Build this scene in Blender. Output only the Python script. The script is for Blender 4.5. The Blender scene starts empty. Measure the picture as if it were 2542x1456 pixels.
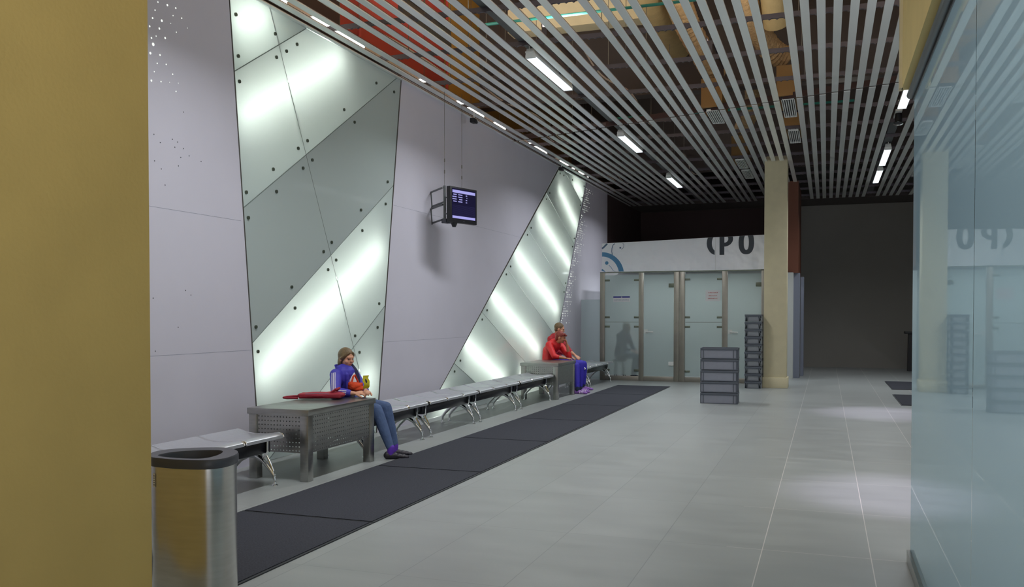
import bpy, bmesh, math, random
import numpy as np
from mathutils import Vector, Matrix
random.seed(7)
PI = math.pi
S = bpy.context.scene
COL = S.collection
V = Vector

# ---------------------------------------------------------------- camera
cam = bpy.data.cameras.new('camera'); cam_ob = bpy.data.objects.new('camera', cam); COL.objects.link(cam_ob)
cam.sensor_width = 36; cam.lens = 36 * 2193 / 2542
cam.shift_y = 97.4 / 2542
cam.clip_start = 0.05; cam.clip_end = 200
cam_ob.location = (0, 0, 1.5)
cam_ob.rotation_euler = (PI / 2 - 0.0200, 0, 0.3418)
S.camera = cam_ob

# ---------------------------------------------------------------- world, exposure
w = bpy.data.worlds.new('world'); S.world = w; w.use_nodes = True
w.node_tree.nodes['Background'].inputs[0].default_value = (0.92, 0.94, 1.0, 1)
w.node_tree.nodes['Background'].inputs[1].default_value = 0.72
# lower half of the world brightened, an added glow lighting the slats from below
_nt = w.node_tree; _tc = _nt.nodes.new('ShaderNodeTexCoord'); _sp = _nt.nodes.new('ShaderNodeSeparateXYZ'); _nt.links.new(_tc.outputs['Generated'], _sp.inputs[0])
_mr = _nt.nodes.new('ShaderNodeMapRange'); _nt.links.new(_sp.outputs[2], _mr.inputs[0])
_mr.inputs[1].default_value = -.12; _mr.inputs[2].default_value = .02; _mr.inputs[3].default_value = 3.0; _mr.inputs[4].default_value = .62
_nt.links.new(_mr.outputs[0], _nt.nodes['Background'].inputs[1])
S.view_settings.view_transform = 'Standard'
S.view_settings.look = 'None'
S.view_settings.exposure = 0.0
S.view_settings.gamma = 1
S.view_settings.use_curve_mapping = False
try:
    S.cycles.use_denoising = True
    S.cycles.max_bounces = 8
    S.cycles.diffuse_bounces = 4
    S.cycles.transmission_bounces = 6
    S.cycles.caustics_reflective = False
    S.cycles.caustics_refractive = False
    S.cycles.sample_clamp_indirect = 4
except Exception:
    pass
LAMP_W = 62.0        # each ceiling luminaire
LAMP_C = (0.93, 0.96, 1.0)
TUBE_E = 39.0         # tubes behind the frosted wall glass
TUBE_C = (0.94, 1.0, 0.95)

# ---------------------------------------------------------------- materials
def sr(r, g, b):
    f = lambda c: (c / 255 / 12.92) if c <= 10 else ((c / 255 + .055) / 1.055) ** 2.4
    return (f(r), f(g), f(b), 1)
def mat(name, col, rough=.6, metal=0, emit=None, es=0, spec=.5, noise=None, bump=None, aniso=0, coat=0):
    m = bpy.data.materials.new(name); m.use_nodes = True
    nt = m.node_tree; b = nt.nodes['Principled BSDF']
    b.inputs['Base Color'].default_value = col
    b.inputs['Roughness'].default_value = rough
    b.inputs['Metallic'].default_value = metal
    b.inputs['Specular IOR Level'].default_value = spec
    if aniso: b.inputs['Anisotropic'].default_value = aniso
    if coat: b.inputs['Coat Weight'].default_value = coat
    if emit:
        b.inputs['Emission Color'].default_value = emit; b.inputs['Emission Strength'].default_value = es
    if noise or bump:
        tc = nt.nodes.new('ShaderNodeTexCoord')
        mp = nt.nodes.new('ShaderNodeMapping'); nt.links.new(tc.outputs['Object'], mp.inputs[0])
        n = nt.nodes.new('ShaderNodeTexNoise'); nt.links.new(mp.outputs[0], n.inputs[0])
        n.inputs['Detail'].default_value = 6
    if noise:
        sc, amt = noise[0], noise[1]
        if len(noise) > 2: mp.inputs['Scale'].default_value = noise[2]
        n.inputs['Scale'].default_value = sc
        mr = nt.nodes.new('ShaderNodeMapRange'); nt.links.new(n.outputs[0], mr.inputs[0])
        mr.inputs[1].default_value = .3; mr.inputs[2].default_value = .7
        mr.inputs[3].default_value = 1 - amt; mr.inputs[4].default_value = 1 + amt
        mx = nt.nodes.new('ShaderNodeMix'); mx.data_type = 'RGBA'; mx.blend_type = 'MULTIPLY'
        mx.inputs[0].default_value = 1; mx.inputs[6].default_value = col
        nt.links.new(mr.outputs[0], mx.inputs[7]); nt.links.new(mx.outputs[2], b.inputs['Base Color'])
    if bump:
        n2 = nt.nodes.new('ShaderNodeTexNoise'); nt.links.new(tc.outputs['Object'], n2.inputs[0])
        n2.inputs['Scale'].default_value = bump[0]
        bp = nt.nodes.new('ShaderNodeBump'); bp.inputs['Strength'].default_value = bump[1]; bp.inputs['Distance'].default_value = bump[2] if len(bump) > 2 else .01
        nt.links.new(n2.outputs[0], bp.inputs['Height']); nt.links.new(bp.outputs[0], b.inputs['Normal'])
    return m
def emis(name, col, s):
    m = bpy.data.materials.new(name); m.use_nodes = True; nt = m.node_tree
    nt.nodes.remove(nt.nodes['Principled BSDF'])
    e = nt.nodes.new('ShaderNodeEmission'); e.inputs[0].default_value = col; e.inputs[1].default_value = s
    nt.links.new(e.outputs[0], nt.nodes['Material Output'].inputs[0]); return m

M = {}
M['wall'] = mat('white_panel_wall', sr(206, 204, 216), .55, noise=(1.2, .03))
M['yellow'] = mat('ochre_plaster', sr(198, 170, 100), .8, noise=(3, .05), bump=(60, .25, .004))
M['yellow_lit'] = mat('lit_ochre_plaster', sr(232, 212, 148), .8, noise=(3, .05))  # paler copy of the ochre plaster, light on the bulkhead put into colour
M['cream'] = mat('cream_plaster', sr(214, 204, 170), .75, noise=(6, .04), bump=(80, .2, .003))
M['dark_wall'] = mat('dark_grey_wall', sr(140, 137, 131), .8, noise=(.5, .06))
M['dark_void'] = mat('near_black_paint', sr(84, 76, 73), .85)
M['brown_red'] = mat('red_brown_cladding', sr(104, 58, 38), .6)
M['grey_panel'] = mat('grey_laminate', sr(128, 134, 150), .5)
M['pale_panel'] = mat('pale_grey_laminate', sr(205, 208, 205), .5)
M['slat'] = mat('grey_enamel_slat', sr(250, 255, 252), .26, metal=.35, noise=(3, .06, (1, .15, 1)))
M['slat_side'] = mat('brown_slat_side', sr(90, 70, 66), .5)
M['rail'] = mat('galvanised_dark_rail', sr(92, 86, 92), .4, metal=.6)
M['white_metal'] = mat('white_metal', sr(225, 228, 225), .4)
M['steel'] = mat('brushed_steel', (.43, .43, .41, 1), .30, metal=1, noise=(8, .08, (1, 1, 6)))
M['steel_bin'] = mat('brushed_bin_steel', (.62, .61, .58, 1), .20, metal=1, aniso=.6, noise=(6, .06, (1, 1, 8)))
M['gate_steel'] = mat('satin_gate_steel', sr(156, 152, 143), .38, metal=.75, noise=(5, .06))
M['chrome'] = mat('chrome', (.82, .84, .84, 1), .07, metal=1)
M['seat'] = mat('silver_seat_metal', (.68, .70, .74, 1), .34, metal=.8, noise=(30, .03))
M['black_beam'] = mat('black_beam_paint', sr(22, 23, 30), .25)
M['black'] = mat('black_plastic', sr(26, 26, 30), .45)
M['edge_dark'] = mat('dark_edge_strip', sr(84, 82, 78), .9, spec=.1)
M['trunk'] = mat('dark_trunking', sr(88, 92, 94), .5)
M['rim'] = mat('dark_grey_plastic', sr(72, 74, 82), .38)
M['bin_in'] = mat('bin_inside', sr(58, 60, 76), .7)
M['crate'] = mat('grey_crate_plastic', sr(136, 140, 152), .5, noise=(10, .04))
M['crate_dark'] = mat('grey_crate_rim', sr(84, 90, 100), .5)
M['tray'] = mat('grey_tray_plastic', sr(142, 146, 152), .5)
M['banner'] = mat('white_banner_vinyl', sr(248, 249, 254), .45, bump=(2.4, 1.0, .16))
M['ink'] = mat('dark_navy_ink', sr(42, 50, 60), .4)
M['swirl'] = mat('blue_ink', sr(72, 128, 170), .4)
M['swirl2'] = mat('slate_blue_ink', sr(84, 104, 134), .4)
M['red_plenum'] = mat('red_painted_wall', sr(176, 66, 56), .6, noise=(1, .05))
M['ochre_plenum'] = mat('ochre_painted_wall', sr(190, 140, 62), .7, noise=(1, .06))
M['olive'] = mat('dim_ochre_wall', sr(150, 145, 95), .7)  # the ochre void wall again, its dimness put into the colour
M['maroon'] = mat('dark_maroon_wall', sr(62, 44, 44), .7)
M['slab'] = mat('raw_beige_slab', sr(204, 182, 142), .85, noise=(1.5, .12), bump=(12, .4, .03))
M['duct'] = mat('beige_duct_wrap', sr(196, 172, 122), .7, noise=(5, .08), bump=(14, .5, .02))
M['flex'] = mat('tan_insulation_wrap', sr(186, 152, 108), .75, noise=(12, .2), bump=(25, .9, .03))
M['box'] = mat('brown_duct_box', sr(158, 122, 74), .7)
M['teal'] = mat('teal_pipe_paint', sr(38, 128, 118), .5)
M['cable'] = mat('pale_cable', sr(225, 205, 190), .6)
M['wire'] = mat('hanger_wire', sr(120, 116, 110), .4, metal=.8)
M['tray_pink'] = mat('pale_cable_tray', sr(225, 205, 190), .5)
M['lamp_lens'] = emis('lamp_lens', (.86, .95, 1.0, 1), 1.35)
M['tube'] = emis('glass_wall_tube', TUBE_C + (1,), TUBE_E)
M['batten'] = emis('batten_tube', (1, .95, .88, 1), 16)
M['dot'] = emis('perforation_glow', (.95, 1, .92, 1), 1.1)
M['screen'] = emis('screen_dark_blue', sr(28, 26, 52), 1.0)
M['screen_bar'] = emis('screen_lilac_bar', sr(170, 168, 235), 1.0)
M['screen_line'] = emis('screen_grid_line', sr(48, 46, 84), 1.0)
M['mat_carpet'] = mat('charcoal_mat', sr(64, 66, 73), .95, spec=.1, noise=(90, .22), bump=(220, .5, .004))
M['mat_edge'] = mat('mat_rubber_edge', sr(44, 48, 52), .7)
M['skin'] = mat('skin', sr(214, 158, 128), .55)
M['skin2'] = mat('warm_skin', sr(190, 128, 98), .55)
M['hair_brown'] = mat('brown_hair', sr(112, 92, 62), .5, noise=(30, .3), bump=(60, .6, .01))
M['hair_short'] = mat('short_fair_brown_hair', sr(112, 92, 66), .6, noise=(40, .3), bump=(60, .6, .01))
M['hair_red'] = mat('auburn_hair', sr(126, 44, 34), .5, noise=(30, .2), bump=(60, .6, .01))
M['blue_jacket'] = mat('royal_blue_jersey', sr(66, 60, 176), .6, noise=(8, .08), bump=(14, .35, .02))
M['navy'] = mat('navy_lining', sr(36, 36, 76), .7)
M['white_cloth'] = mat('white_cloth', sr(226, 222, 226), .7)
M['jeans'] = mat('blue_denim', sr(76, 96, 134), .85, noise=(20, .12), bump=(18, .4, .02))
M['orange'] = mat('orange_red_fabric', sr(200, 72, 40), .85, spec=.2, bump=(22, .8, .02))
M['purple_sock'] = mat('purple_sock', sr(98, 52, 178), .8)
M['black_shoe'] = mat('black_shoe_leather', sr(38, 36, 46), .5)
M['yellow_pack'] = mat('yellow_wrapper', sr(206, 190, 40), .3)
M['bag_red'] = mat('dark_red_bag_fabric', sr(150, 30, 50), .7, bump=(20, .4, .01))
M['red_jacket'] = mat('bright_red_jacket', sr(214, 26, 34), .55, bump=(12, .4, .03))
M['red_jacket2'] = mat('deep_red_jacket', sr(168, 20, 38), .6, bump=(12, .4, .03))
M['blue_trousers'] = mat('royal_blue_trousers', sr(48, 38, 168), .65, bump=(12, .4, .03))
M['purple_shoe'] = mat('lilac_sneaker', sr(140, 96, 178), .6)
M['dark_cloth'] = mat('dark_slate_cloth', sr(40, 52, 78), .8)
M['eye'] = mat('eye_dark', sr(40, 30, 26), .3)
M['lips'] = mat('lips', sr(178, 98, 88), .5)
M['paper'] = mat('white_paper', sr(226, 226, 228), .6)
M['sign_blue'] = mat('sign_blue_print', sr(36, 44, 140), .5)
M['sign_red'] = mat('sign_red_print', sr(214, 110, 108), .5)
M['bolt'] = mat('dark_glass_bolt', sr(84, 92, 80), .35, metal=.4)
M['head_pipe'] = mat('grey_glass_header', sr(112, 116, 118), .4, metal=.4)
M['clamp'] = mat('gate_clamp_metal', sr(112, 118, 104), .35, metal=.6)

def mat_floor():
    m = bpy.data.materials.new('grey_porcelain_tiles'); m.use_nodes = True; nt = m.node_tree; b = nt.nodes['Principled BSDF']
    L = nt.links.new
    tc = nt.nodes.new('ShaderNodeTexCoord')
    sep = nt.nodes.new('ShaderNodeSeparateXYZ'); L(tc.outputs['Object'], sep.inputs[0])
    def math_(op, a, bb=None):
        n = nt.nodes.new('ShaderNodeMath'); n.operation = op
        if isinstance(a, (int, float)): n.inputs[0].default_value = a
        else: L(a, n.inputs[0])
        if bb is not None:
            if isinstance(bb, (int, float)): n.inputs[1].default_value = bb
            else: L(bb, n.inputs[1])
        return n.outputs[0]
    def line(o, off, pitch, wd):
        t = math_('DIVIDE', math_('SUBTRACT', o, off), pitch)
        fr = math_('FRACT', t)
        d = math_('ABSOLUTE', math_('SUBTRACT', fr, .5))
        return math_('GREATER_THAN', d, .5 - wd / pitch), math_('FLOOR', t)
    lx, ix = line(sep.outputs[0], .27, .647, .0028)
    ly, iy = line(sep.outputs[1], 5.84, 1.285, .0022)
    g = math_('MAXIMUM', lx, ly)
    cmb = nt.nodes.new('ShaderNodeCombineXYZ'); L(ix, cmb.inputs[0]); L(iy, cmb.inputs[1])
    wn = nt.nodes.new('ShaderNodeTexWhiteNoise'); L(cmb.outputs[0], wn.inputs[0])
    mp = nt.nodes.new('ShaderNodeMapping'); mp.inputs['Scale'].default_value = (1.0, 3.2, 1); L(tc.outputs['Object'], mp.inputs[0])
    n1 = nt.nodes.new('ShaderNodeTexNoise'); n1.inputs['Scale'].default_value = 1.6; n1.inputs['Detail'].default_value = 8; L(mp.outputs[0], n1.inputs[0])
    v = math_('ADD', math_('MULTIPLY', wn.outputs['Value'], .10), math_('MULTIPLY', n1.outputs[0], .34))
    v = math_('ADD', v, .78)
    mx = nt.nodes.new('ShaderNodeMix'); mx.data_type = 'RGBA'; mx.blend_type = 'MULTIPLY'; mx.inputs[0].default_value = 1
    mx.inputs[6].default_value = sr(152, 157, 156); L(v, mx.inputs[7])
    mx2 = nt.nodes.new('ShaderNodeMix'); mx2.data_type = 'RGBA'; L(g, mx2.inputs[0]); L(mx.outputs[2], mx2.inputs[6])
    # pale grout on the right lanes, dark grout on the left ones
    gt = math_('GREATER_THAN', sep.outputs[0], -.6)
    mg = nt.nodes.new('ShaderNodeMix'); mg.data_type = 'RGBA'; L(gt, mg.inputs[0]); mg.inputs[6].default_value = sr(128, 132, 132); mg.inputs[7].default_value = sr(205, 202, 198)
    L(mg.outputs[2], mx2.inputs[7]); L(mx2.outputs[2], b.inputs['Base Color'])
    r = math_('ADD', math_('MULTIPLY', n1.outputs[0], .12), .30); L(r, b.inputs['Roughness'])
    return m
M['floor'] = mat_floor()

def mat_frost_panel():
    m = bpy.data.materials.new('frosted_backlit_glass'); m.use_nodes = True; nt = m.node_tree
    nt.nodes.remove(nt.nodes['Principled BSDF']); L = nt.links.new
    d = nt.nodes.new('ShaderNodeBsdfDiffuse'); d.inputs[0].default_value = sr(222, 236, 235)
    t = nt.nodes.new('ShaderNodeBsdfTranslucent'); t.inputs[0].default_value = sr(238, 244, 238)
    g = nt.nodes.new('ShaderNodeBsdfGlossy'); g.inputs['Roughness'].default_value = .07
    f = nt.nodes.new('ShaderNodeFresnel'); f.inputs[0].default_value = 1.4
    a = nt.nodes.new('ShaderNodeMixShader'); a.inputs[0].default_value = .45; L(d.outputs[0], a.inputs[1]); L(t.outputs[0], a.inputs[2])
    c = nt.nodes.new('ShaderNodeMixShader'); L(f.outputs[0], c.inputs[0]); L(a.outputs[0], c.inputs[1]); L(g.outputs[0], c.inputs[2])
    L(c.outputs[0], nt.nodes['Material Output'].inputs[0]); return m
M['frost_panel'] = mat_frost_panel()
def mat_clear():
    m = bpy.data.materials.new('clear_glass_back'); m.use_nodes = True; nt = m.node_tree
    nt.nodes.remove(nt.nodes['Principled BSDF'])
    d = nt.nodes.new('ShaderNodeBsdfTransparent'); d.inputs[0].default_value = (.97, .99, .98, 1)
    nt.links.new(d.outputs[0], nt.nodes['Material Output'].inputs[0]); return m
M['clear'] = mat_clear()
def frost_sheet(mb, name, m, axis, sign, parent=None):
    """sheet whose faces towards axis*sign are frosted and all others clear"""
    o = mb.build(name, [m, 'clear'], parent, smooth=False)
    for p in o.data.polygons: p.material_index = 0 if p.normal[axis]*sign > .7 else 1
    return o
def mat_gate_glass():
    m = bpy.data.materials.new('frosted_gate_glass'); m.use_nodes = True; nt = m.node_tree
    nt.nodes.remove(nt.nodes['Principled BSDF']); L = nt.links.new
    d = nt.nodes.new('ShaderNodeBsdfDiffuse'); d.inputs[0].default_value = sr(190, 206, 206)
    t = nt.nodes.new('ShaderNodeBsdfRefraction'); t.inputs[0].default_value = sr(232, 240, 240); t.inputs['Roughness'].default_value = .52; t.inputs['IOR'].default_value = 1.10
    g = nt.nodes.new('ShaderNodeBsdfGlossy'); g.inputs['Roughness'].default_value = .12
    f = nt.nodes.new('ShaderNodeFresnel'); f.inputs[0].default_value = 1.4
    a = nt.nodes.new('ShaderNodeMixShader'); a.inputs[0].default_value = .5; L(d.outputs[0], a.inputs[1]); L(t.outputs[0], a.inputs[2])
    c = nt.nodes.new('ShaderNodeMixShader'); L(f.outputs[0], c.inputs[0]); L(a.outputs[0], c.inputs[1]); L(g.outputs[0], c.inputs[2])
    L(c.outputs[0], nt.nodes['Material Output'].inputs[0]); return m
M['gate_glass'] = mat_gate_glass()
def mat_right_glass():
    m = bpy.data.materials.new('blue_tinted_wall_glass'); m.use_nodes = True; nt = m.node_tree
    nt.nodes.remove(nt.nodes['Principled BSDF']); L = nt.links.new
    d0 = nt.nodes.new('ShaderNodeBsdfDiffuse'); d0.inputs[0].default_value = sr(182, 208, 220)
    d1 = nt.nodes.new('ShaderNodeBsdfTranslucent'); d1.inputs[0].default_value = sr(160, 190, 204)
    d = nt.nodes.new('ShaderNodeMixShader'); d.inputs[0].default_value = .5; L(d0.outputs[0], d.inputs[1]); L(d1.outputs[0], d.inputs[2])
    g = nt.nodes.new('ShaderNodeBsdfGlossy'); g.inputs['Roughness'].default_value = .012; g.inputs[0].default_value = (.86, .95, .98, 1)
    f = nt.nodes.new('ShaderNodeFresnel'); f.inputs[0].default_value = 1.5
    c = nt.nodes.new('ShaderNodeMixShader'); L(f.outputs[0], c.inputs[0]); L(d.outputs[0], c.inputs[1]); L(g.outputs[0], c.inputs[2])
    L(c.outputs[0], nt.nodes['Material Output'].inputs[0]); return m
M['right_glass'] = mat_right_glass()
M['gasket'] = mat('grey_gasket', sr(120, 134, 128), .7)
M['cavity'] = mat('white_cavity', sr(235, 238, 235), .7)

# ---------------------------------------------------------------- mesh helpers
class MB:
    def __init__(s): s.v = []; s.f = []; s.mi = []
    def add(s, vs, fs, mi=0):
        o = len(s.v); s.v += [tuple(p) for p in vs]
        s.f += [tuple(i + o for i in f) for f in fs]; s.mi += [mi] * len(fs); return s
    def box(s, a, b, mi=0, M_=None):
        x0, y0, z0 = a; x1, y1, z1 = b
        vs = [V(p) for p in ((x0,y0,z0),(x1,y0,z0),(x1,y1,z0),(x0,y1,z0),(x0,y0,z1),(x1,y0,z1),(x1,y1,z1),(x0,y1,z1))]
        if M_: vs = [M_ @ p for p in vs]
        return s.add(vs, [(0,3,2,1),(4,5,6,7),(0,1,5,4),(1,2,6,5),(2,3,7,6),(3,0,4,7)], mi)
    def tube(s, pts, rs, n=12, mi=0, caps=True, flat=None):
        pts = [V(p) for p in pts]
        if isinstance(rs, (int, float)): rs = [rs] * len(pts)
        vs = []; fs = []; up = None
        for i, p in enumerate(pts):
            t = (pts[min(i + 1, len(pts) - 1)] - pts[max(i - 1, 0)])
            t = t.normalized() if t.length > 1e-9 else V((0, 0, 1))
            if up is None: up = V((0, 0, 1)) if abs(t.z) < .9 else V((1, 0, 0))
            a = t.cross(up); a = a.normalized() if a.length > 1e-6 else V((1, 0, 0)); b = a.cross(t).normalized(); up = b
            for k in range(n):
                an = 2 * PI * k / n
                vs.append(p + (a * math.cos(an) * (flat or 1) + b * math.sin(an)) * rs[i])
        for i in range(len(pts) - 1):
            for k in range(n):
                k2 = (k + 1) % n
                fs.append((i*n+k, i*n+k2, (i+1)*n+k2, (i+1)*n+k))
        if caps: fs.append(tuple(reversed(range(n)))); fs.append(tuple(range((len(pts)-1)*n, len(pts)*n)))
        fs = [tuple(reversed(f)) for f in fs]
        return s.add(vs, fs, mi)
    def ball(s, c, r, n=16, m=10, mi=0, M_=None):
        if isinstance(r, (int, float)): r = (r, r, r)
        vs = []; fs = []
        vs.append(V((0, 0, -1)))
        for i in range(1, m):
            ph = -PI / 2 + PI * i / m
            for k in range(n):
                th = 2 * PI * k / n; vs.append(V((math.cos(ph)*math.cos(th), math.cos(ph)*math.sin(th), math.sin(ph))))
        vs.append(V((0, 0, 1)))
        for k in range(n): fs.append((0, 1 + (k+1) % n, 1 + k))
        for i in range(m - 2):
            for k in range(n):
                a = 1 + i*n + k; b = 1 + i*n + (k+1) % n; fs.append((a, b, b + n, a + n))
        l = len(vs) - 1
        for k in range(n): fs.append((l, l - n + k, l - n + (k+1) % n))
        out = []
        for p in vs:
            q = V((p.x*r[0], p.y*r[1], p.z*r[2]))
            if M_: q = M_ @ q
            out.append(q + V(c))
        return s.add(out, fs, mi)
    def limb(s, a, b, ra, rb, n=14):
        a = V(a); b = V(b); s.tube([a, a.lerp(b, .33), a.lerp(b, .66), b], [ra, ra*.72+rb*.28+.002, ra*.3+rb*.7+.002, rb], n)
        s.ball(a, ra, n, 8); s.ball(b, rb, n, 8); return s
    def chain(s, prs, n=14):
        for (a, ra), (b, rb) in zip(prs[:-1], prs[1:]): s.limb(a, b, ra, rb, n)
        return s
    def prism(s, poly, axis, a, b, mi=0):
        """poly: 2-D ring; axis 0: (y,z) extruded over x in a..b; 1: (x,z) over y; 2: (x,y) over z"""
        def P(p, t):
            return (t, p[0], p[1]) if axis == 0 else (p[0], t, p[1]) if axis == 1 else (p[0], p[1], t)
        n = len(poly); vs = [P(p, a) for p in poly] + [P(p, b) for p in poly]
        fs = [tuple(reversed(range(n))), tuple(range(n, 2 * n))] + [(i, (i+1) % n, n + (i+1) % n, n + i) for i in range(n)]
        return s.add(vs, fs, mi)
    def lathe(s, c, prof, n=24, mi=0):
        c = V(c); vs = []; fs = []
        for r, z in prof:
            for k in range(n):
                a = 2*PI*k/n; vs.append(c + V((r*math.cos(a), r*math.sin(a), z)))
        for i in range(len(prof)-1):
            for k in range(n):
                k2 = (k+1) % n; fs.append((i*n+k, i*n+k2, (i+1)*n+k2, (i+1)*n+k))
        fs.append(tuple(reversed(range(n)))); fs.append(tuple(range((len(prof)-1)*n, len(prof)*n)))
        return s.add(vs, fs, mi)
    def mesh(s, name, mats, fix=True, smooth=True, ang=38, bevel=0):
        me = bpy.data.meshes.new(name); me.from_pydata(s.v, [], s.f); me.update()
        if not isinstance(mats, (list, tuple)): mats = [mats]
        for m in mats: me.materials.append(M[m] if isinstance(m, str) else m)
        for p, i in zip(me.polygons, s.mi): p.material_index = i
        if fix or bevel:
            bm = bmesh.new(); bm.from_mesh(me)
            if fix: bmesh.ops.recalc_face_normals(bm, faces=bm.faces)
            if bevel:
                bmesh.ops.bevel(bm, geom=[e for e in bm.edges if len(e.link_faces) == 2 and e.calc_face_angle(0) > .9], offset=bevel, segments=2, affect='EDGES', profile=.5)
            bm.to_mesh(me); bm.free()
        if smooth:
            me.polygons.foreach_set('use_smooth', [True] * len(me.polygons)); me.set_sharp_from_angle(angle=math.radians(ang))
        return me
    def build(s, name, mats, parent=None, loc=None, **k):
        o = bpy.data.objects.new(name, s.mesh(name, mats, **k)); COL.objects.link(o)
        if parent: o.parent = parent
        if loc: o.location = loc
        return o
def tag(o, label=None, cat=None, group=None, kind=None):
    if label: o['label'] = label
    if cat: o['category'] = cat
    if group: o['group'] = group
    if kind or cat: o['kind'] = kind or 'thing'
    return o
def empty(name, loc, rz=0, **k):
    o = bpy.data.objects.new(name, None); COL.objects.link(o); o.location = loc; o.rotation_euler[2] = rz; o.empty_display_size = .1
    return tag(o, **k)
KIDS = {}
def copy_tree(o, parent=None):
    c = o.copy(); COL.objects.link(c)
    if parent: c.parent = parent
    for ch in [x for x in S.objects if x.parent == o]: copy_tree(ch, c)
    return c
def struct(o): o['kind'] = 'structure'; return o
def wallbox(name, a, b, m):
    return struct(MB().box(a, b).build(name, m, smooth=False))
def remeshed(mb, name, m, parent, voxel=.006, smooth=4):
    me = mb.mesh(name + '_src', m, smooth=False)
    o = bpy.data.objects.new(name, me); COL.objects.link(o)
    r = o.modifiers.new('r', 'REMESH'); r.mode = 'VOXEL'; r.voxel_size = voxel; r.use_smooth_shade = True
    q = o.modifiers.new('s', 'SMOOTH'); q.factor = .5; q.iterations = smooth
    dg = bpy.context.evaluated_depsgraph_get()
    new = bpy.data.meshes.new_from_object(o.evaluated_get(dg)); new.name = name
    o.modifiers.clear(); o.data = new; bpy.data.meshes.remove(me)
    if len(new.materials) == 0: new.materials.append(M[m])
    new.polygons.foreach_set('use_smooth', [True] * len(new.polygons))
    o.parent = parent
    return o
ORD = ['first','second','third','fourth','fifth','sixth','seventh','eighth','ninth','tenth','eleventh','twelfth','thirteenth','fourteenth','fifteenth','sixteenth','seventeenth','eighteenth','nineteenth','twentieth'] 
ORD += ['twenty-' + x for x in ORD[:9]] + ['thirtieth'] + ['thirty-' + x for x in ORD[:9]] + ['fortieth'] + ['forty-' + x for x in ORD[:9]]

# ================================================================ the setting
CZ = 4.65          # underside of the slat ceiling
WX = -5.40         # face of the long left wall
wallbox('floor', (-6.3, -1.2, -.1), (6, 27.1, 0), 'floor')  # cut short behind the viewer so world light from below reaches the slats
# perforated / glazed left wall, cut around the two slanted glass fields
P1 = [(7.555, 0), (10.02, 0), (10.74, CZ), (7.10, CZ)]
P2 = [(11.40, 0), (17.37, 0), (20.46, CZ), (18.22, CZ)]
wl = MB()
TW = WX - .06
wl.prism([(1.0, 0), (P1[0][0], 0), (P1[3][0], CZ + .06), (1.0, CZ + .06)], 0, TW, WX)
wl.prism([(P1[1][0], 0), (P2[0][0], 0), (P2[3][0], CZ + .06), (P1[2][0], CZ + .06)], 0, TW, WX)
wl.prism([(P2[1][0], 0), (22.6, 0), (22.6, CZ + .06), (P2[2][0], CZ + .06)], 0, TW, WX)
wall_left = struct(wl.build('wall_left', 'wall', smooth=False))
# hairline panel joints of the white wall
tr = MB()
for z, y0, y1 in ((1.15, 1, 7.42), (2.42, 1, 7.27), (1.15, 10.2, 13.05), (2.95, 10.5, 15.7)):
    tr.box((WX, y0, z), (WX + .0006, y1, z + .0025))
struct(tr.build('trim_1', 'grey_panel', smooth=False))
wallbox('wall_left_back', (WX - .1, 22.6, 0), (WX, 27.0, CZ + .1), 'maroon')
wallbox('wall_back', (-.9, 27.0, 0), (6, 27.1, 8), 'dark_wall')
wallbox('wall_back_left', (-6.2, 27.0, 0), (-.9, 27.1, 8), 'maroon')
wallbox('wall_right', (4.5, 9, 0), (4.6, 27, 8), 'dark_wall')
wallbox('wall_near_left', (-5.5, -3.5, 0), (-2.33, 2.60, 4.6), 'yellow')

# frosted glass fields: panes, bolts, cavity behind with tubes
def clip(poly, a, b, c):
    """keep a*y+b*z <= c"""
    out = []
    for i in range(len(poly)):
        p, q = poly[i], poly[(i+1) % len(poly)]
        dp = a*p[0]+b*p[1]-c; dq = a*q[0]+b*q[1]-c
        if dp <= 0: out.append(p)
        if dp * dq < 0:
            t = dp/(dp-dq); out.append((p[0]+(q[0]-p[0])*t, p[1]+(q[1]-p[1])*t))
    return out
def inset(poly, d):
    c = poly
    n = len(poly)
    ar = sum(poly[i][0]*poly[(i+1) % n][1]-poly[(i+1) % n][0]*poly[i][1] for i in range(n))
    sg = 1 if ar > 0 else -1
    out = list(poly)
    for i in range(n):
        p, q = poly[i], poly[(i+1) % n]
        ey, ez = q[0]-p[0], q[1]-p[1]; l = math.hypot(ey, ez)
        if l < 1e-6: continue
        ny, nz = ez/l*sg, -ey/l*sg          # outward
        out = clip(out, ny, nz, ny*p[0]+nz*p[1]-d)
    return out
def inside(poly, y, z):
    r = False; n = len(poly)
    for i in range(n):
        p, q = poly[i], poly[(i+1) % n]
        if (p[1] > z) != (q[1] > z) and y < (q[0]-p[0])*(z-p[1])/(q[1]-p[1])+p[0]: r = not r
    return r
CAV = WX - .36
bolts1 = [(7.208,4.403),(7.857,4.411),(7.241,4.013),(7.876,4.175),(8.059,4.289),(8.256,4.417),(7.257,3.772),(9.241,3.931),(10.04,4.441),(8.452,3.419),(8.27,3.303),(7.809,3.006),(9.487,3.834),(7.355,2.71),(8.548,3.223),(8.362,3.104),(7.864,2.784),(10.339,3.235),(10.528,4.444),(7.385,2.463),(9.637,2.79),(10.281,2.94),(8.949,2.341),(8.774,2.222),(9.666,2.541),(9.045,2.142),(8.867,2.021),(8.134,1.8),(8.193,1.576),(7.499,1.381),(7.53,1.133),(10.097,1.647),(10.052,1.343),(9.479,1.248),(9.585,1.043),(8.0,.32),(9.3,.25),(9.75,.25)]
def add_bolts(pane, poly, pts):
    for y, z in pts:
        b = MB(); b.tube([(WX - .006, y, z), (WX + .010, y, z)], .018, 14); b.build('bolt', 'bolt', pane)
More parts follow.
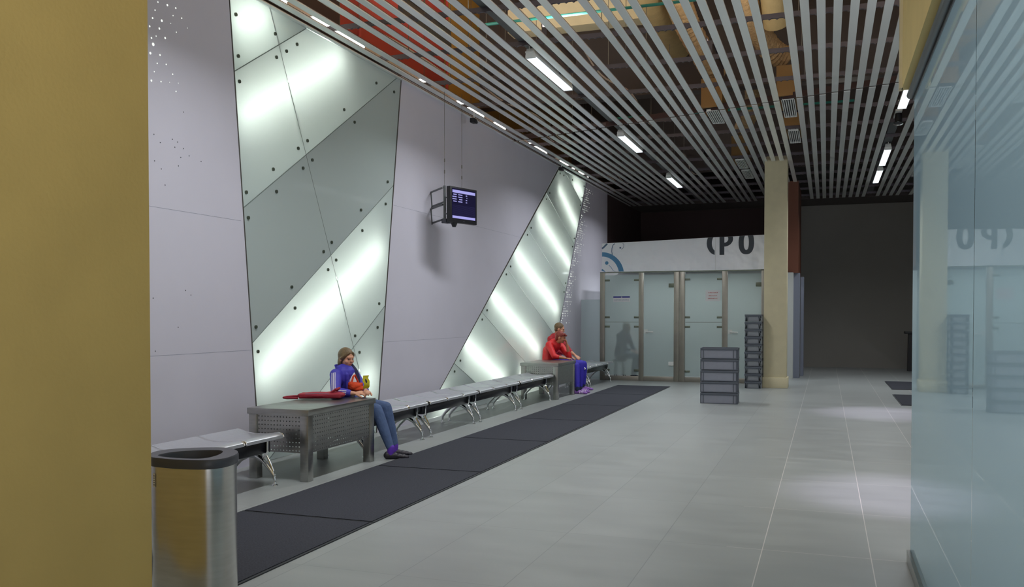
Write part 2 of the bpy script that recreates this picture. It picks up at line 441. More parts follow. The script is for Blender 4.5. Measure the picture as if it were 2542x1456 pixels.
def pane(field, poly, label, pts, group):
    p = inset(poly, .005)
    if len(p) < 3: return
    o = frost_sheet(MB().prism(p, 0, WX - .014, WX - .004), 'backlit_glass_panel', 'frost_panel', 0, 1)
    tag(o, label, 'glass pane', group)
    if pts is None:
        q = inset(poly, .115)
        pts = []
        for a in q:
            if all(math.hypot(a[0]-b[0], a[1]-b[1]) > .25 for b in pts) and a[1] > .15: pts.append(a)
    add_bolts(o, poly, pts)
    return o
J1 = [(-.63, 3.86 - .63*7.2), (-.635, 2.48-.635*7.2), (-.65, 1.06-.65*7.2), (-.63, -.31-.63*7.2)]   # z = c - s*y
def above(poly, s, c): return clip(poly, -(-s), -1, -c) if False else clip(poly, -s, -1, -c)
def below(poly, s, c): return clip(poly, s, 1, c)
def bands(P, J):
    out = []; rest = P
    for s, c in J:
        out.append(clip(rest, -s, -1, -c)); rest = clip(rest, s, 1, c)
    out.append(rest); return out
B1 = bands(P1, J1)
nm1 = ['topmost glowing', 'upper bright striped', 'dark unlit middle', 'lower bright striped', 'bottom corner']
seam = (2.107, 1, 4.32 + 2.107*7.93)
for i, b in enumerate(B1):
    if i == 0:
        parts = [(b, '')]
    else:
        parts = [(clip(b, 2.107, 1, seam[2]), 'left of the seam'), (clip(b, -2.107, -1, -seam[2]), 'right of the seam')]
    for poly, sfx in parts:
        if len(poly) < 3: continue
        pane(1, poly, ('%s frosted pane of the big near glass field%s' % (nm1[i], ', ' + sfx if sfx else '')), [p for p in bolts1 if inside(poly, *p)], 'frosted panes of the near glass field')
J2 = [(.35, 4.6 + .35*18.70), (.415, 3.968+.415*17.32), (.41, 3.16+.41*16.05), (.425, 2.347+.425*14.88), (.42, 1.557+.42*13.68), (.41, .765+.41*12.51)]
B2 = bands(P2, J2)
nm2 = ['topmost right corner', 'highest full', 'second highest full', 'middle full', 'third lowest', 'second lowest, behind the bench seats', 'lowest triangular']
for i, b in enumerate(B2):
    if len(b) < 3: continue
    pane(2, b, '%s frosted pane of the far leaning glass field' % nm2[i], None, 'frosted panes of the far glass field')
# cavity: back sheet, surround and dividers between the bands
cv = MB()
for P in (P1, P2):
    cv.prism([(P[0][0]-.06, 0), (P[1][0]+.06, 0), (P[2][0]+.06, CZ+.05), (P[3][0]-.06, CZ+.05)], 0, CAV - .02, CAV)
    n = 4
    for i in range(4):
        p, q = P[i], P[(i+1) % 4]
        cv.add([(CAV, p[0], p[1]), (CAV, q[0], q[1]), (WX-.02, q[0], q[1]), (WX-.02, p[0], p[1])], [(0,1,2,3)])
def joint_seg(P, s, c):
    """segment of z=c-s*y inside convex P"""
    pts = []
    for i in range(len(P)):
        p, q = P[i], P[(i+1) % len(P)]
        dp = p[1]+s*p[0]-c; dq = q[1]+s*q[0]-c
        if dp*dq < 0:
            t = dp/(dp-dq); pts.append((p[0]+(q[0]-p[0])*t, p[1]+(q[1]-p[1])*t))
    return pts
for P, J in ((P1, J1), (P2, J2)):
    for s, c in J:
        g = joint_seg(P, s, c)
        if len(g) == 2:
            (y0, z0), (y1, z1) = g; t = .004
            cv.add([(CAV, y0, z0-t), (CAV, y1, z1-t), (WX-.016, y1, z1-t), (WX-.016, y0, z0-t), (CAV, y0, z0+t), (CAV, y1, z1+t), (WX-.016, y1, z1+t), (WX-.016, y0, z0+t)],
                   [(0,1,2,3),(4,7,6,5),(0,4,5,1),(2,6,7,3),(1,5,6,2),(0,3,7,4)])
struct(cv.build('glass_field_cavity', 'cavity', smooth=False, fix=False))
gk = MB()
for P, J in ((P1, J1 + [(2.107, seam[2])]), (P2, J2)):
    for s_, c_ in J:
        g = joint_seg(P, s_, c_)
        if len(g) == 2: gk.tube([(WX - .012, g[0][0], g[0][1]), (WX - .012, g[1][0], g[1][1])], .0085, 6)
struct(gk.build('trim_7', 'gasket', smooth=False))
# dark metal edge strips of the glass fields
ed = MB()
for P in (P1, P2):
    for i, j in ((0, 3), (1, 2)):
        ed.tube([(WX - .008, P[i][0], P[i][1]), (WX - .008, P[j][0], P[j][1])], .013, 6)
struct(ed.build('trim_2', 'edge_dark', smooth=False))
def wall_tube(y0, z0, y1, z1, label, r=.014, x=WX - .21):
    t = MB(); t.tube([(x, y0, z0), (x, y1, z1)], r, 8)
    return tag(t.build('fluorescent_tube', 'tube'), label, 'tube light', 'tubes behind the frosted glass')
wall_tube(7.18, 4.30, 7.75, 4.58, 'tube glowing behind the topmost pane of the near glass field')
wall_tube(7.24, 3.42, 9.25, 4.56, 'tube glowing behind the upper striped band of the near glass field')
wall_tube(7.52, .86, 10.20, 2.40, 'tube glowing behind the lower striped band of the near glass field')
wall_tube(9.55, .55, 9.96, .80, 'short tube glowing behind the bottom corner of the near glass field')
wall_tube(8.7, .12, 9.25, .45, 'short tube glowing behind the near glass field close to the floor')
for i, (a, b, c_, d) in enumerate(((18.15, 4.22, 19.80, 3.44), (16.70, 3.49, 19.15, 2.57), (15.35, 2.66, 18.15, 1.60), (14.05, 1.90, 16.85, .77), (12.8, 1.12, 14.9, .26), (11.85, .28, 12.3, .13), (19.3, 4.5, 20.15, 4.32), (15.6, .38, 16.7, .2))):
    wall_tube(a, b, c_, d, 'tube glowing behind the %s band of the far glass field' % ['highest full', 'second highest full', 'middle full', 'third lowest', 'second lowest', 'lowest triangular', 'topmost corner', 'lower right'][i], x=WX - .165)

# glowing perforations and small dark screw holes
dots = MB()
near = [(376,95,5),(392,13,4),(415,10,6),(436,8,5),(385,33,4),(379,52,5),(401,49,7),(429,27,3),(451,24,4),(372,72,5),(395,68,6),(387,87,3),(409,83,6),(380,107,9),(373,128,7),(396,124,5),(389,144,4),(411,139,4),(382,164,3),(375,185,6),(398,180,4),(427,155,4),(437,60,3),(423,46,2),(435,190,4),(419,175,2),(466,40,2),(441,170,2)]
for px, py, r in near:
    y = 6.08 + (px - 378)*.00500; z = 3.844 - (py - 95)*.00400
    dots.tube([(WX - .001, y, z), (WX + .0015, y, z)], r*.0016, 8)
for row in range(62):
    z = 4.50 - row*.052
    if .72 + .1*math.sin(row*.9) < (row % 9)/9.: pass
    e = P2[1][0] + (P2[2][0]-P2[1][0])*z/CZ
    for k in range(7):
        if random.random() < (.25 + .09*k + (.5 if row % 13 == 12 else 0)): continue
        y = e + .07 + k*.10 + (row % 3)*.035
        r = random.choice((.011, .014, .017))*(1 - .09*k)
        dots.tube([(WX - .001, y, z), (WX + .0015, y, z)], r, 6)
o = dots.build('perforation_lights', 'dot', wall_left, smooth=False); o['kind'] = 'stuff'
holes = MB()
for px, py in ((454,230),(425,297),(431,313),(438,300),(453,311),(446,332),(468,324),(440,352),(395,311),(380,297),(381,353),(397,367),(406,400),(500,330),(375,645),(379,758),(436,708),(470,636),(456,626)):
    y = 6.08 + (px - 378)*.00500; z = 3.844 - (py - 95)*.00400
    holes.tube([(WX - .001, y, z), (WX + .001, y, z)], .006, 6)
o = holes.build('screw_holes', 'rim', wall_left, smooth=False); o['kind'] = 'stuff'

# upper void above the slats
wallbox('wall_void_left', (-6.3, 3, CZ + .12), (-6.2, 9.46, 8), 'olive')
wallbox('wall_void_left_maroon', (-6.3, 9.46, CZ + .12), (-6.2, 10.5, 8), 'maroon')
wallbox('wall_void_left_red', (-6.3, 10.5, CZ + .12), (-6.2, 13.96, 8), 'red_plenum')
wallbox('wall_void_left_ochre', (-6.3, 13.96, CZ + .12), (-6.2, 18.2, 8), 'ochre_plenum')
wallbox('wall_void_left_brown', (-6.3, 18.2, CZ + .12), (-6.2, 27, 8), 'box')
wallbox('trim_3', (-6.2, 1, CZ + .06), (WX, 27, CZ + .10), 'maroon')
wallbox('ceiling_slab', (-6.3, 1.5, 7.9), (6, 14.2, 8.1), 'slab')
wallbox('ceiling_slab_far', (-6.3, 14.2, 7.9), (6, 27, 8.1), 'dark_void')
wallbox('beam_1', (-5.2, 14.4, 6.35), (-2.6, 14.75, 6.8), 'cream')
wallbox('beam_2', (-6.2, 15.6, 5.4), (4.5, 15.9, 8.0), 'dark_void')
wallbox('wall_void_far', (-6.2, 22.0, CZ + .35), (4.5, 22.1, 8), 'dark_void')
wallbox('beam_3', (-.4, 9.0, 5.9), (2.3, 9.4, 6.9), 'slab')
wallbox('beam_4', (-.5, 12.3, 5.9), (2.3, 12.8, 6.8), 'slab')
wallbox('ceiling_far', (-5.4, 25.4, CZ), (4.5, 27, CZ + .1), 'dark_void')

# column, pillars and cladding in the back
c = MB(); c.box((-1.215, 18.90, 0), (-.765, 19.35, CZ + .10)); c.box((-1.235, 18.88, 0), (-.735, 19.37, .22))
struct(c.build('column', 'cream', bevel=.006))
wallbox('wall_cladding', (-.93, 22.0, 2.5), (-.64, 24.5, CZ + .02), 'brown_red')
c = MB(); c.box((-.93, 21.72, 0), (-.76, 21.76, 2.5)); c.box((-.76, 21.72, 0), (-.74, 22.3, 2.5), 0)
tag(c.build('pale_partition_panel', 'pale_panel', smooth=False), 'narrow pale upright panel just right of the cream column', 'partition panel')
tag(MB().box((-.739, 22.1, 0), (-.60, 22.5, 2.5)).build('grey_partition_panel', 'grey_panel', smooth=False), 'tall grey partition panel behind the cream column under red-brown cladding', 'partition panel')
tag(MB().box((-.60, 22.9, 0), (-.53, 23.4, 2.44)).build('lilac_partition_panel', 'grey_panel', smooth=False), 'slim grey partition edge farthest behind the cream column', 'partition panel')

# glass wall on the right with plaster bulkhead
def rpane(y0, y1, label):
    o = frost_sheet(MB().box((.490, y0, .075), (.502, y1, 2.80)), 'glass_wall_sheet', 'right_glass', 0, -1)
    return tag(o, label, 'glass sheet', 'blue glass sheets of the right wall')
rpane(3.492, 5.84, 'tall bluish glass sheet on the right, far side of the vertical joint, mirroring the hall')
rpane(.8, 3.484, 'tall bluish glass sheet at the right edge, nearer side of the vertical joint')
h = MB(); h.tube([(.47, .8, 2.825), (.47, 5.86, 2.825)], .022, 12); h.box((.485, .8, 2.79), (.51, 5.86, 2.86))
struct(h.build('trim_4', 'head_pipe'))
h = MB(); h.box((.47, .8, 0), (.522, 5.845, .075)); struct(h.build('baseboard_right', 'steel', smooth=False))
wallbox('wall_right_bulkhead', (.42, .8, 2.86), (1.0, 5.86, CZ + .4), 'yellow_lit')
wallbox('trim_5', (.405, 5.80, 2.86), (.425, 5.88, CZ + .4), 'cream')
rb = bpy.data.lights.new('added_backlight_light', 'AREA'); rb.shape = 'RECTANGLE'; rb.size = .3; rb.size_y = 4.0; rb.energy = 20; rb.color = (.92, .97, 1)  # unseen backlight added to lift the brightness of the blue glass
t_ = empty('added_backlight', (1.7, 1.6, 2.78), label='unseen long lamp added behind the blue glass wall to brighten it', cat='ceiling lamp')
MB().box((-.16, 0, 0), (.16, 4.0, .06)).build('housing', 'white_metal', t_, smooth=False)
lo = bpy.data.objects.new('added_backlight_light', rb); COL.objects.link(lo); lo.parent = t_; lo.location = (0, 2.0, -.01)
wallbox('ceiling_side_room', (.51, .8, 2.86), (4.5, 5.86, 2.9), 'pale_panel')

# ================================================================ slatted ceiling
SX = [-5.46+.06, -5.24, -5.08, -4.775, -4.60, -4.42, -4.25, -4.078, -3.905, -3.737, -3.565, -3.239, -3.06, -2.88, -2.708,
      -2.33, -2.178, -2.02, -1.857, -1.53, -1.37, -1.208, -1.04, -.878, -.716, -.39, -.231, -.072, .092, .254, .415, .58, .745, .905, 1.25, 1.41, 1.57, 1.73, 2.05, 2.21]
joint = lambda x: 13.42 - .335*x
for i, x in enumerate(SX):
    for k in (0, 1):
        jy = joint(x)
        y0, y1 = (3.0, jy - .045) if k == 0 else (jy + .045, 25.35)
        if x > .42 and k == 0: y0 = 5.92
        if x > .95 and k == 0: y0 = 7.0
        w_ = .043
        m = MB().box((x - w_, y0, CZ), (x + w_, y1, CZ + .012))
        m.box((x - w_, y0, CZ + .012), (x - w_ + .006, y1, CZ + .020), 1); m.box((x + w_ - .006, y0, CZ + .012), (x + w_, y1, CZ + .020), 1)
        o = m.build('ceiling_baffle', ['slat', 'slat_side'], smooth=False)
        tag(o, 'grey ceiling slat %s the cross joint, %s counted from the left wall' % ('before' if k == 0 else 'beyond', ORD[i]), 'ceiling slat', 'slats of the open ceiling')
def rail(y, label, slope=0, x0=-5.38, x1=2.3):
    pts = [(x0, CZ + .085), (x1, CZ + .085)]
    x = x1
    while x > x0 + .03:
        pts += [(x, CZ + .034), (x - .02, CZ + .0215), (x - .04, CZ + .034)]; x -= .08
    m = MB(); n = len(pts)
    vs = [(p[0], y + slope*p[0] - .015, p[1]) for p in pts] + [(p[0], y + slope*p[0] + .015, p[1]) for p in pts]
    m.add(vs, [tuple(reversed(range(n))), tuple(range(n, 2*n))] + [(i, (i+1) % n, n+(i+1) % n, n+i) for i in range(n)])
    return tag(m.build('ceiling_rail', 'rail', smooth=False), label, 'ceiling rail', 'serrated rails carrying the slats')
ry = [4.9, 6.2, 7.45, 8.72, 9.95, 11.25, 12.6, 14.6, 15.9, 17.2, 18.5, 19.8, 21.1, 22.4, 23.7, 25.0]
for i, y in enumerate(ry):
    x1 = .40 if y < 5.8 else 2.3
    rail(y, 'dark serrated cross rail above the slats, %s from the near end' % ORD[i], x1=x1)
m = MB()
x0, x1 = -5.38, 1.05
m.add([(x0, joint(x0)-.012, CZ+.014), (x1, joint(x1)-.012, CZ+.014), (x1, joint(x1)+.012, CZ+.014), (x0, joint(x0)+.012, CZ+.014),
       (x0, joint(x0)-.012, CZ+.10), (x1, joint(x1)-.012, CZ+.10), (x1, joint(x1)+.012, CZ+.10), (x0, joint(x0)+.012, CZ+.10)],
      [(0,3,2,1),(4,5,6,7),(0,1,5,4),(1,2,6,5),(2,3,7,6),(3,0,4,7)])
struct(m.build('trim_6', 'maroon', smooth=False))
for x, y0, y1, lab in ((-3.385, 6.3, 25.2, 'along the left lamp row'), (1.06, 16.06, 25.2, 'along the right lamp row')):
    tag(MB().box((x - .07, y0, CZ + .087), (x + .07, y1, CZ + .120)).build('lamp_trunking', 'trunk', smooth=False), 'dark grey trunking above the slats ' + lab, 'trunking', 'lamp trunkings')

# luminaires
def luminaire(x, y, ln, label, watts=LAMP_W, dir_gap=True):
    t = empty('ceiling_lamp', (x, y, CZ - .05), label=label, cat='ceiling lamp', group='linear lamps between the slats')
    b = MB(); wb, wt = .062, .045
    prof = [(-wb, .0), (-wb, .03), (-wt, .11), (wt, .11), (wb, .03), (wb, .0)]
    for y0, y1 in ((-.03, 0), (ln, ln + .03)): MB().prism(prof, 1, y0, y1).build('end_cap', 'white_metal', t, smooth=False)
    h = MB(); h.prism([(-wb+.002, .02), (-wt, .11), (wt, .11), (wb-.002, .02)], 1, 0, ln); h.build('housing', 'white_metal', t, smooth=False)
    l = MB(); l.box((-wb + .003, 0, 0), (wb - .003, ln, .018)); l.build('lens', 'lamp_lens', t, smooth=False)
    for yy in (-.06, ln + .06):
        bb = MB(); bb.tube([(0, yy, .06), (0, yy, .136)], .008, 6); bb.box((-.05, yy - .012, .05), (.05, yy + .012, .07)); bb.build('bracket', 'white_metal', t)
    li = bpy.data.lights.new('lamp_light', 'AREA'); li.shape = 'RECTANGLE'; li.size = .11; li.size_y = ln; li.energy = watts; li.color = LAMP_C
    li.spread = math.radians(142)
    lo = bpy.data.objects.new('lamp_light', li); COL.objects.link(lo); lo.parent = t; lo.location = (0, ln/2, -.004)
    return t
rowA = [(.45, 'beyond the near ceiling, out over the entrance'), (5.3, 'over the waste bin'), (10.2, 'largest in view, between the first slats and the cross joint'), (15.15, 'second visible of the left lamp row, just past the cross joint'), (20.1, 'third visible of the left lamp row, near the back')]
for y, t_ in rowA: luminaire(-3.385, y, 1.62, 'white linear ceiling lamp, ' + t_)
rowB = [(1.05, 8.1, 1.6, 'hidden behind the plaster bulkhead'), (1.05, 12.95, 1.6, 'partly behind the end of the plaster bulkhead'), (1.07, 18.05, 1.9, 'upper one of the two small lamps right of the column'), (1.07, 20.6, 1.9, 'lower one of the two small lamps right of the column')]
for x, y, ln, t_ in rowB: luminaire(x, y, ln, 'white linear ceiling lamp, ' + t_, LAMP_W*.7)
# battens in the upper void along the left wall
for i, (y, ln) in enumerate(((7.3, 1.2), (9.0, 1.25), (11.9, .3), (13.3, 1.2), (15.0, .6), (17.0, 1.2), (19.2, 1.2), (20.8, .9))):
    t = empty('batten_light', (-5.68, y, CZ + .335), label='thin bright batten in the upper void by the left wall, %s from the near end' % ORD[i], cat='batten light', group='battens above the left wall')
    MB().box((-.03, 0, 0), (.03, ln, .04)).build('batten_body', 'white_metal', t, smooth=False)
    MB().tube([(0, .02, -.016), (0, ln - .02, -.016)], .010, 8).build('tube', 'batten', t)
    MB().box((-.004, ln/2 - .004, .04), (.004, ln/2 + .004, 7.9 - CZ - .335)).build('bracket', 'wire', t, smooth=False)
for i, (x, y, wt) in enumerate(((-4.4, 9.4, 70), (-3.2, 10.8, 60), (.1, 9.2, 40), (-4.6, 12.2, 45), (-1.4, 12.0, 9), (-2.45, 19.3, 30), (.2, 17.6, 30))):  # lamps added to brighten the otherwise dark void above the slats
    t = empty('added_uplight', (x, y, CZ + .26), label='narrow lamp added on the ceiling rails to brighten the upper void, %s one' % ORD[i], cat='added_uplight', group='added uplights above the slats')
    u = MB(); u.box((-.05, -.6, 0), (.05, .6, .05)); u.box((-.055, -.6, .05), (-.045, .6, .09)); u.box((.045, -.6, .05), (.055, .6, .09)); u.box((-.03, -.66, -.155), (.03, .66, 0)); u.build('housing', 'rail', t, smooth=False)
    li = bpy.data.lights.new('added_uplight_light', 'AREA'); li.shape = 'RECTANGLE'; li.size = .08; li.size_y = 1.1; li.energy = wt; li.color = (1, .94, .84)
    lo = bpy.data.objects.new('added_uplight_light', li); COL.objects.link(lo); lo.parent = t; lo.location = (0, 0, .056); lo.rotation_euler = (PI, 0, 0)
# spots
def spotlamp(loc, target, label, watts):
    t = empty('spot_lamp', loc, label=label, cat='spotlight', group='spotlights of the right lamp row')
    d = (V(target) - V(loc)).normalized()
    b = MB(); a = V((0, 0, 0)); b.tube([a - d*.18, a - d*.02, a], [.05, .058, .07], 18); b.build('lamp_body', 'black', t)
    r = MB(); r.tube([a - d*.005, a + d*.012], [.066, .076], 18, caps=False); r.build('rim', 'chrome', t)
    k = MB(); k.tube([a - d*.16, a - d*.16 + V((0, 0, .22))], .012, 8); k.box((-.05, -.16, .16), (.05, .45, .19)); k.build('bracket', 'white_metal', t)
    li = bpy.data.lights.new('spot_light', 'SPOT'); li.energy = watts; li.color = (.88, .76, 1.0); li.spot_size = math.radians(30); li.spot_blend = .9; li.shadow_soft_size = .05
    lo = bpy.data.objects.new('spot_light', li); COL.objects.link(lo); lo.parent = t; lo.location = d*.03
    lo.rotation_euler = d.to_track_quat('-Z', 'Y').to_euler()
spotlamp((1.07, 15.55, CZ - .06), (.85, 14.6, 0), 'black round spotlight between the right lamps', 520)
spotlamp((1.07, 7.60, CZ - .06), (.72, 8.0, 0), 'black round spotlight hidden above the right glass end', 560)
# vents with duct boxes
for i, (x, y0, y1, lab) in enumerate(((-1.69, 13.98, 14.95, 'nearest on the left gap'), (-.553, 13.62, 14.85, 'right of it, nearest above the column'), (-.553, 15.95, 17.1, 'second above the column'), (-1.69, 18.6, 19.7, 'far one left of the column top'), (-1.69, 20.0, 21.2, 'farthest one left of the column'), (1.88, 20.7, 22.1, 'small far one by the right glass'))):
    t = empty('air_vent', (x, y0, CZ + .005), label='slotted grey air vent, ' + lab, cat='air vent', group='slot vents in the ceiling gaps')
    ln = y1 - y0; f = MB(); ww = .095
    f.box((-ww, 0, 0), (-ww + .012, ln, .03)); f.box((ww - .012, 0, 0), (ww, ln, .03)); f.box((-ww, 0, 0), (ww, .012, .03)); f.box((-ww, ln - .012, 0), (ww, ln, .03))
    f.build('frame', 'white_metal', t, smooth=False)
    f = MB()
    for k in range(1, 6): xx = -ww + k*2*ww/6; f.box((xx - .006, .01, .002), (xx + .006, ln - .01, .028))
    f.build('slats', 'white_metal', t, smooth=False)
    MB().box((-ww, 0, .03), (ww, ln, .05)).build('backing', 'black', t, smooth=False)
    if i < 3 or i == 3:
        bx_ = tag(MB().box((x - .16, y0 - .05, CZ + .056), (x + .16, y1 - .2, CZ + .50)).build('duct_box', 'box', smooth=False), 'brown duct box over the slot vent, ' + lab, 'duct box', 'duct boxes above the vents')
def duct(pts, r, m, label, cat='air duct', group='air ducts in the upper void', corr=0, n=18):
    pp = []; 
    P_ = [V(p) for p in pts]
    for i in range(len(P_) - 1):
        a = P_[max(i-1, 0)]; b = P_[i]; c = P_[i+1]; d = P_[min(i+2, len(P_)-1)]
        for k in range(12):
            t = k/12; pp.append(.5*((2*b) + (c-a)*t + (2*a-5*b+4*c-d)*t*t + (3*b-a-3*c+d)*t**3))
    pp.append(P_[-1])
    rs = [r*(1 + (corr if j % 2 else 0)) for j in range(len(pp))]
    return tag(MB().tube(pp, rs, n).build('air_duct', m), label, cat, group)
duct([(-2.55, 6, 6.2), (-2.55, 9, 6.2), (-2.5, 12, 6.2), (-2.45, 15.5, 6.2)], .27, 'duct', 'long round beige duct running along the upper void')
duct([(-2.0, 12.2, 5.95), (-2.0, 12.9, 5.9), (-1.95, 13.4, 5.75), (-1.75, 14.0, 5.40), (-1.69, 14.30, 5.34)], .17, 'flex', 'tan wrapped flexible duct bending down to the left vent', corr=.12)
duct([(-1.15, 9.8, 6.4), (-1.15, 11.5, 6.2), (-1.1, 12.8, 5.9), (-.85, 13.7, 5.5), (-.6, 13.95, 5.35)], .16, 'flex', 'tan wrapped flexible duct ending over the column-side vent', corr=.12)
duct([(-.75, 10.5, 6.6), (-.75, 12.4, 6.2), (-.7, 13.1, 5.6)], .17, 'duct', 'smooth short beige duct beside the flexible ones')
duct([(-1.3, 16.1, 5.8), (-1.3, 17.0, 5.6), (-1.45, 18, 5.4), (-1.66, 18.7, 5.34)], .14, 'flex', 'farther tan flexible duct past the cross joint', corr=.12)
for i, (y, z, xa, xb) in enumerate(((11.0, 5.35, -4.4, -1.5), (13.0, 5.2, -4.0, -1.2), (15.3, 4.95, -3.6, .4))):
    tag(MB().tube([(xa, y, z), (xb, y, z)], .02, 8).build('teal_pipe', 'teal'), 'teal pipe crossing the upper void, %s from the near end' % ORD[i], 'pipe', 'teal pipes above the ceiling')
for i, (x, z, am) in enumerate(((-4.99, 4.82, .02), (-4.84, 4.94, .04), (-2.98, 4.95, .06))):
    pts = [(x + .05*math.sin(y*1.3+i), y, z + am*math.sin(y*2.1 + i*2)) for y in np.arange(7, 23, .25)]
    tag(MB().tube(pts, .012, 6).build('loose_cable', 'cable'), 'pale cable sagging over the slats, %s from the left wall' % ORD[i], 'cable', 'loose cables above the slats')
tag(MB().box((-6.05, 7.0, CZ + .10), (-5.83, 25, CZ + .46)).build('cable_duct', 'tray_pink', smooth=False), 'pale boxed cable duct in the upper void along the left wall', 'cable duct')
for i, (x, y) in enumerate(((-6.12, 10.9), (-6.12, 13.9))):
    tag(MB().tube([(x, y, CZ + .1), (x, y, 7.9)], .025, 8).build('red_pipe', 'red_plenum'), ['upright red pipe near the maroon wall strip', 'upright red pipe where the red wall meets ochre'][i], 'pipe', 'red upright pipes')
for i, y in enumerate(ry[:12]):
    for x in (-4.9, -4.1, -3.0, -2.45, -.3 if y > 9 else -1.9):
        if random.random() < .2: continue
        tag(MB().tube([(x, y, CZ + .086), (x, y, 7.9)], .005, 5).build('hanger_wire', 'wire'), 'thin steel hanger wire rising from a ceiling rail', 'hanger wire', 'hanger wires above the ceiling')
# small cameras on the wall top
for y, lab in ((12.75, 'above the hanging monitor'), (17.55, 'at the top of the far glass field')):
    t = empty('security_camera', (-5.16, y, 4.50), label='small black security camera under the slats ' + lab, cat='camera', group='small cameras by the left wall')
    MB().tube([(0, 0, .15), (0, 0, .03)], .012, 8).build('stem', 'white_metal', t)
    b = MB(); b.box((-.035, -.09, -.035), (.035, .05, .035)); b.build('camera_body', 'black', t, bevel=.006)
    MB().tube([(0, .05, 0), (0, .10, 0)], [.03, .026], 12).build('camera_lens', 'rim', t)

# ================================================================ mats
for i in range(6):
    y0 = 3.475 + i*2.15; y1 = y0 + 2.145
    if i == 5: y1 = 18.55; 
    if i == 5: y0 = 3.475 + 5*2.15
mats_y = [3.96, 5.63, 7.77, 9.92, 12.07, 14.22, 16.37, 18.5]
for i in range(7):
    y0, y1 = mats_y[i] + .006, mats_y[i+1] - .006
    t = empty('floor_mat', (-3.63, y0, 0), label='charcoal runner mat, %s of the row counted from the bin' % ORD[i], cat='floor mat', group='charcoal mats laid in a row')
    MB().box((-.565, 0, 0), (.565, y1 - y0, .007)).build('rubber_edge', 'mat_edge', t, smooth=False)
    MB().box((-.545, .012, .007), (.545, y1 - y0 - .012, .012)).build('pile', 'mat_carpet', t, smooth=False)
for y0, y1, x0, lab in ((15.95, 18.05, 1.18, 'nearer'), (19.3, 21.6, 1.25, 'farther')):
    t = empty('floor_mat', (x0, y0, 0), label='%s of the two grey mats by the right glass end' % lab, cat='floor mat', group='mats on the right')
    MB().box((0, 0, 0), (1.6, y1 - y0, .007)).build('rubber_edge', 'mat_edge', t, smooth=False)
    MB().box((.02, .02, .007), (1.58, y1 - y0 - .02, .012)).build('pile', 'mat_carpet', t, smooth=False)

# ================================================================ tables with perforated aprons
def perf(mb, p0, ux, L_, uz, Hh, nx, nz, hr, nrm, th=.003):
    """sheet with real holes: origin p0, unit dirs ux/uz, nrm outward"""
    p0 = V(p0); ux = V(ux); uz = V(uz); nrm = V(nrm)
    cx, cz = L_/nx, Hh/nz
    for i in range(nx):
        for j in range(nz):
            c = p0 + ux*(cx*(i+.5)) + uz*(cz*(j+.5))
            sq = [c + ux*cx/2*a + uz*cz/2*b for a, b in ((1,0),(1,1),(0,1),(-1,1),(-1,0),(-1,-1),(0,-1),(1,-1))]
            ho = [c + ux*hr*math.cos(k*PI/4) + uz*hr*math.sin(k*PI/4) for k in range(8)]
            mb.add(sq + ho + [h - nrm*th for h in ho], [(k, (k+1) % 8, 8+(k+1) % 8, 8+k) for k in range(8)] + [(8+k, 8+(k+1) % 8, 16+(k+1) % 8, 16+k) for k in range(8)])
def table(name, x0, y0, x1, y1, h, label, plain_side=False):
    W, D = x1 - x0, y1 - y0
    t = empty('inspection_table', (x0, y0, 0), label=label, cat='table', group='perforated steel tables')
    MB().box((-.012, -.012, h - .055), (W + .012, D + .012, h)).build('tabletop', 'steel', t, bevel=.003)
    L_ = .085
    for xx in (0, W - L_):
        for yy in (0, D - L_): MB().box((xx, yy, 0), (xx + L_, yy + L_, h - .055)).build('leg', 'steel', t, bevel=.004)
    zb = .255; H_ = h - .055 - zb
    for nm, p0, ux, ll, nr, nx in (('front', (L_, .012, zb), (1,0,0), W - 2*L_, (0,-1,0), 14), ('rear', (L_, D - .012, zb), (1,0,0), W - 2*L_, (0,1,0), 14),
                               ('aisle', (W - .012, L_, zb), (0,1,0), D - 2*L_, (1,0,0), 28), ('wall', (.012, L_, zb), (0,1,0), D - 2*L_, (-1,0,0), 28)):
        m = MB()
        if nm == 'aisle' and plain_side: m.box((W - .014, L_, zb), (W - .011, D - L_, zb + H_))
        else: perf(m, p0, ux, ll, (0,0,1), H_, nx, 9, .0062, nr)
        m.build('perforated_apron', 'steel', t, smooth=False, fix=False)
    return t
table('t1', -5.00, 6.83, -4.37, 8.06, .65, 'low brushed-steel table with perforated sides carrying the dark red bag')
table('t2', -5.16, 14.98, -4.47, 16.12, .645, 'farther low steel table in front of the two people in red', True)

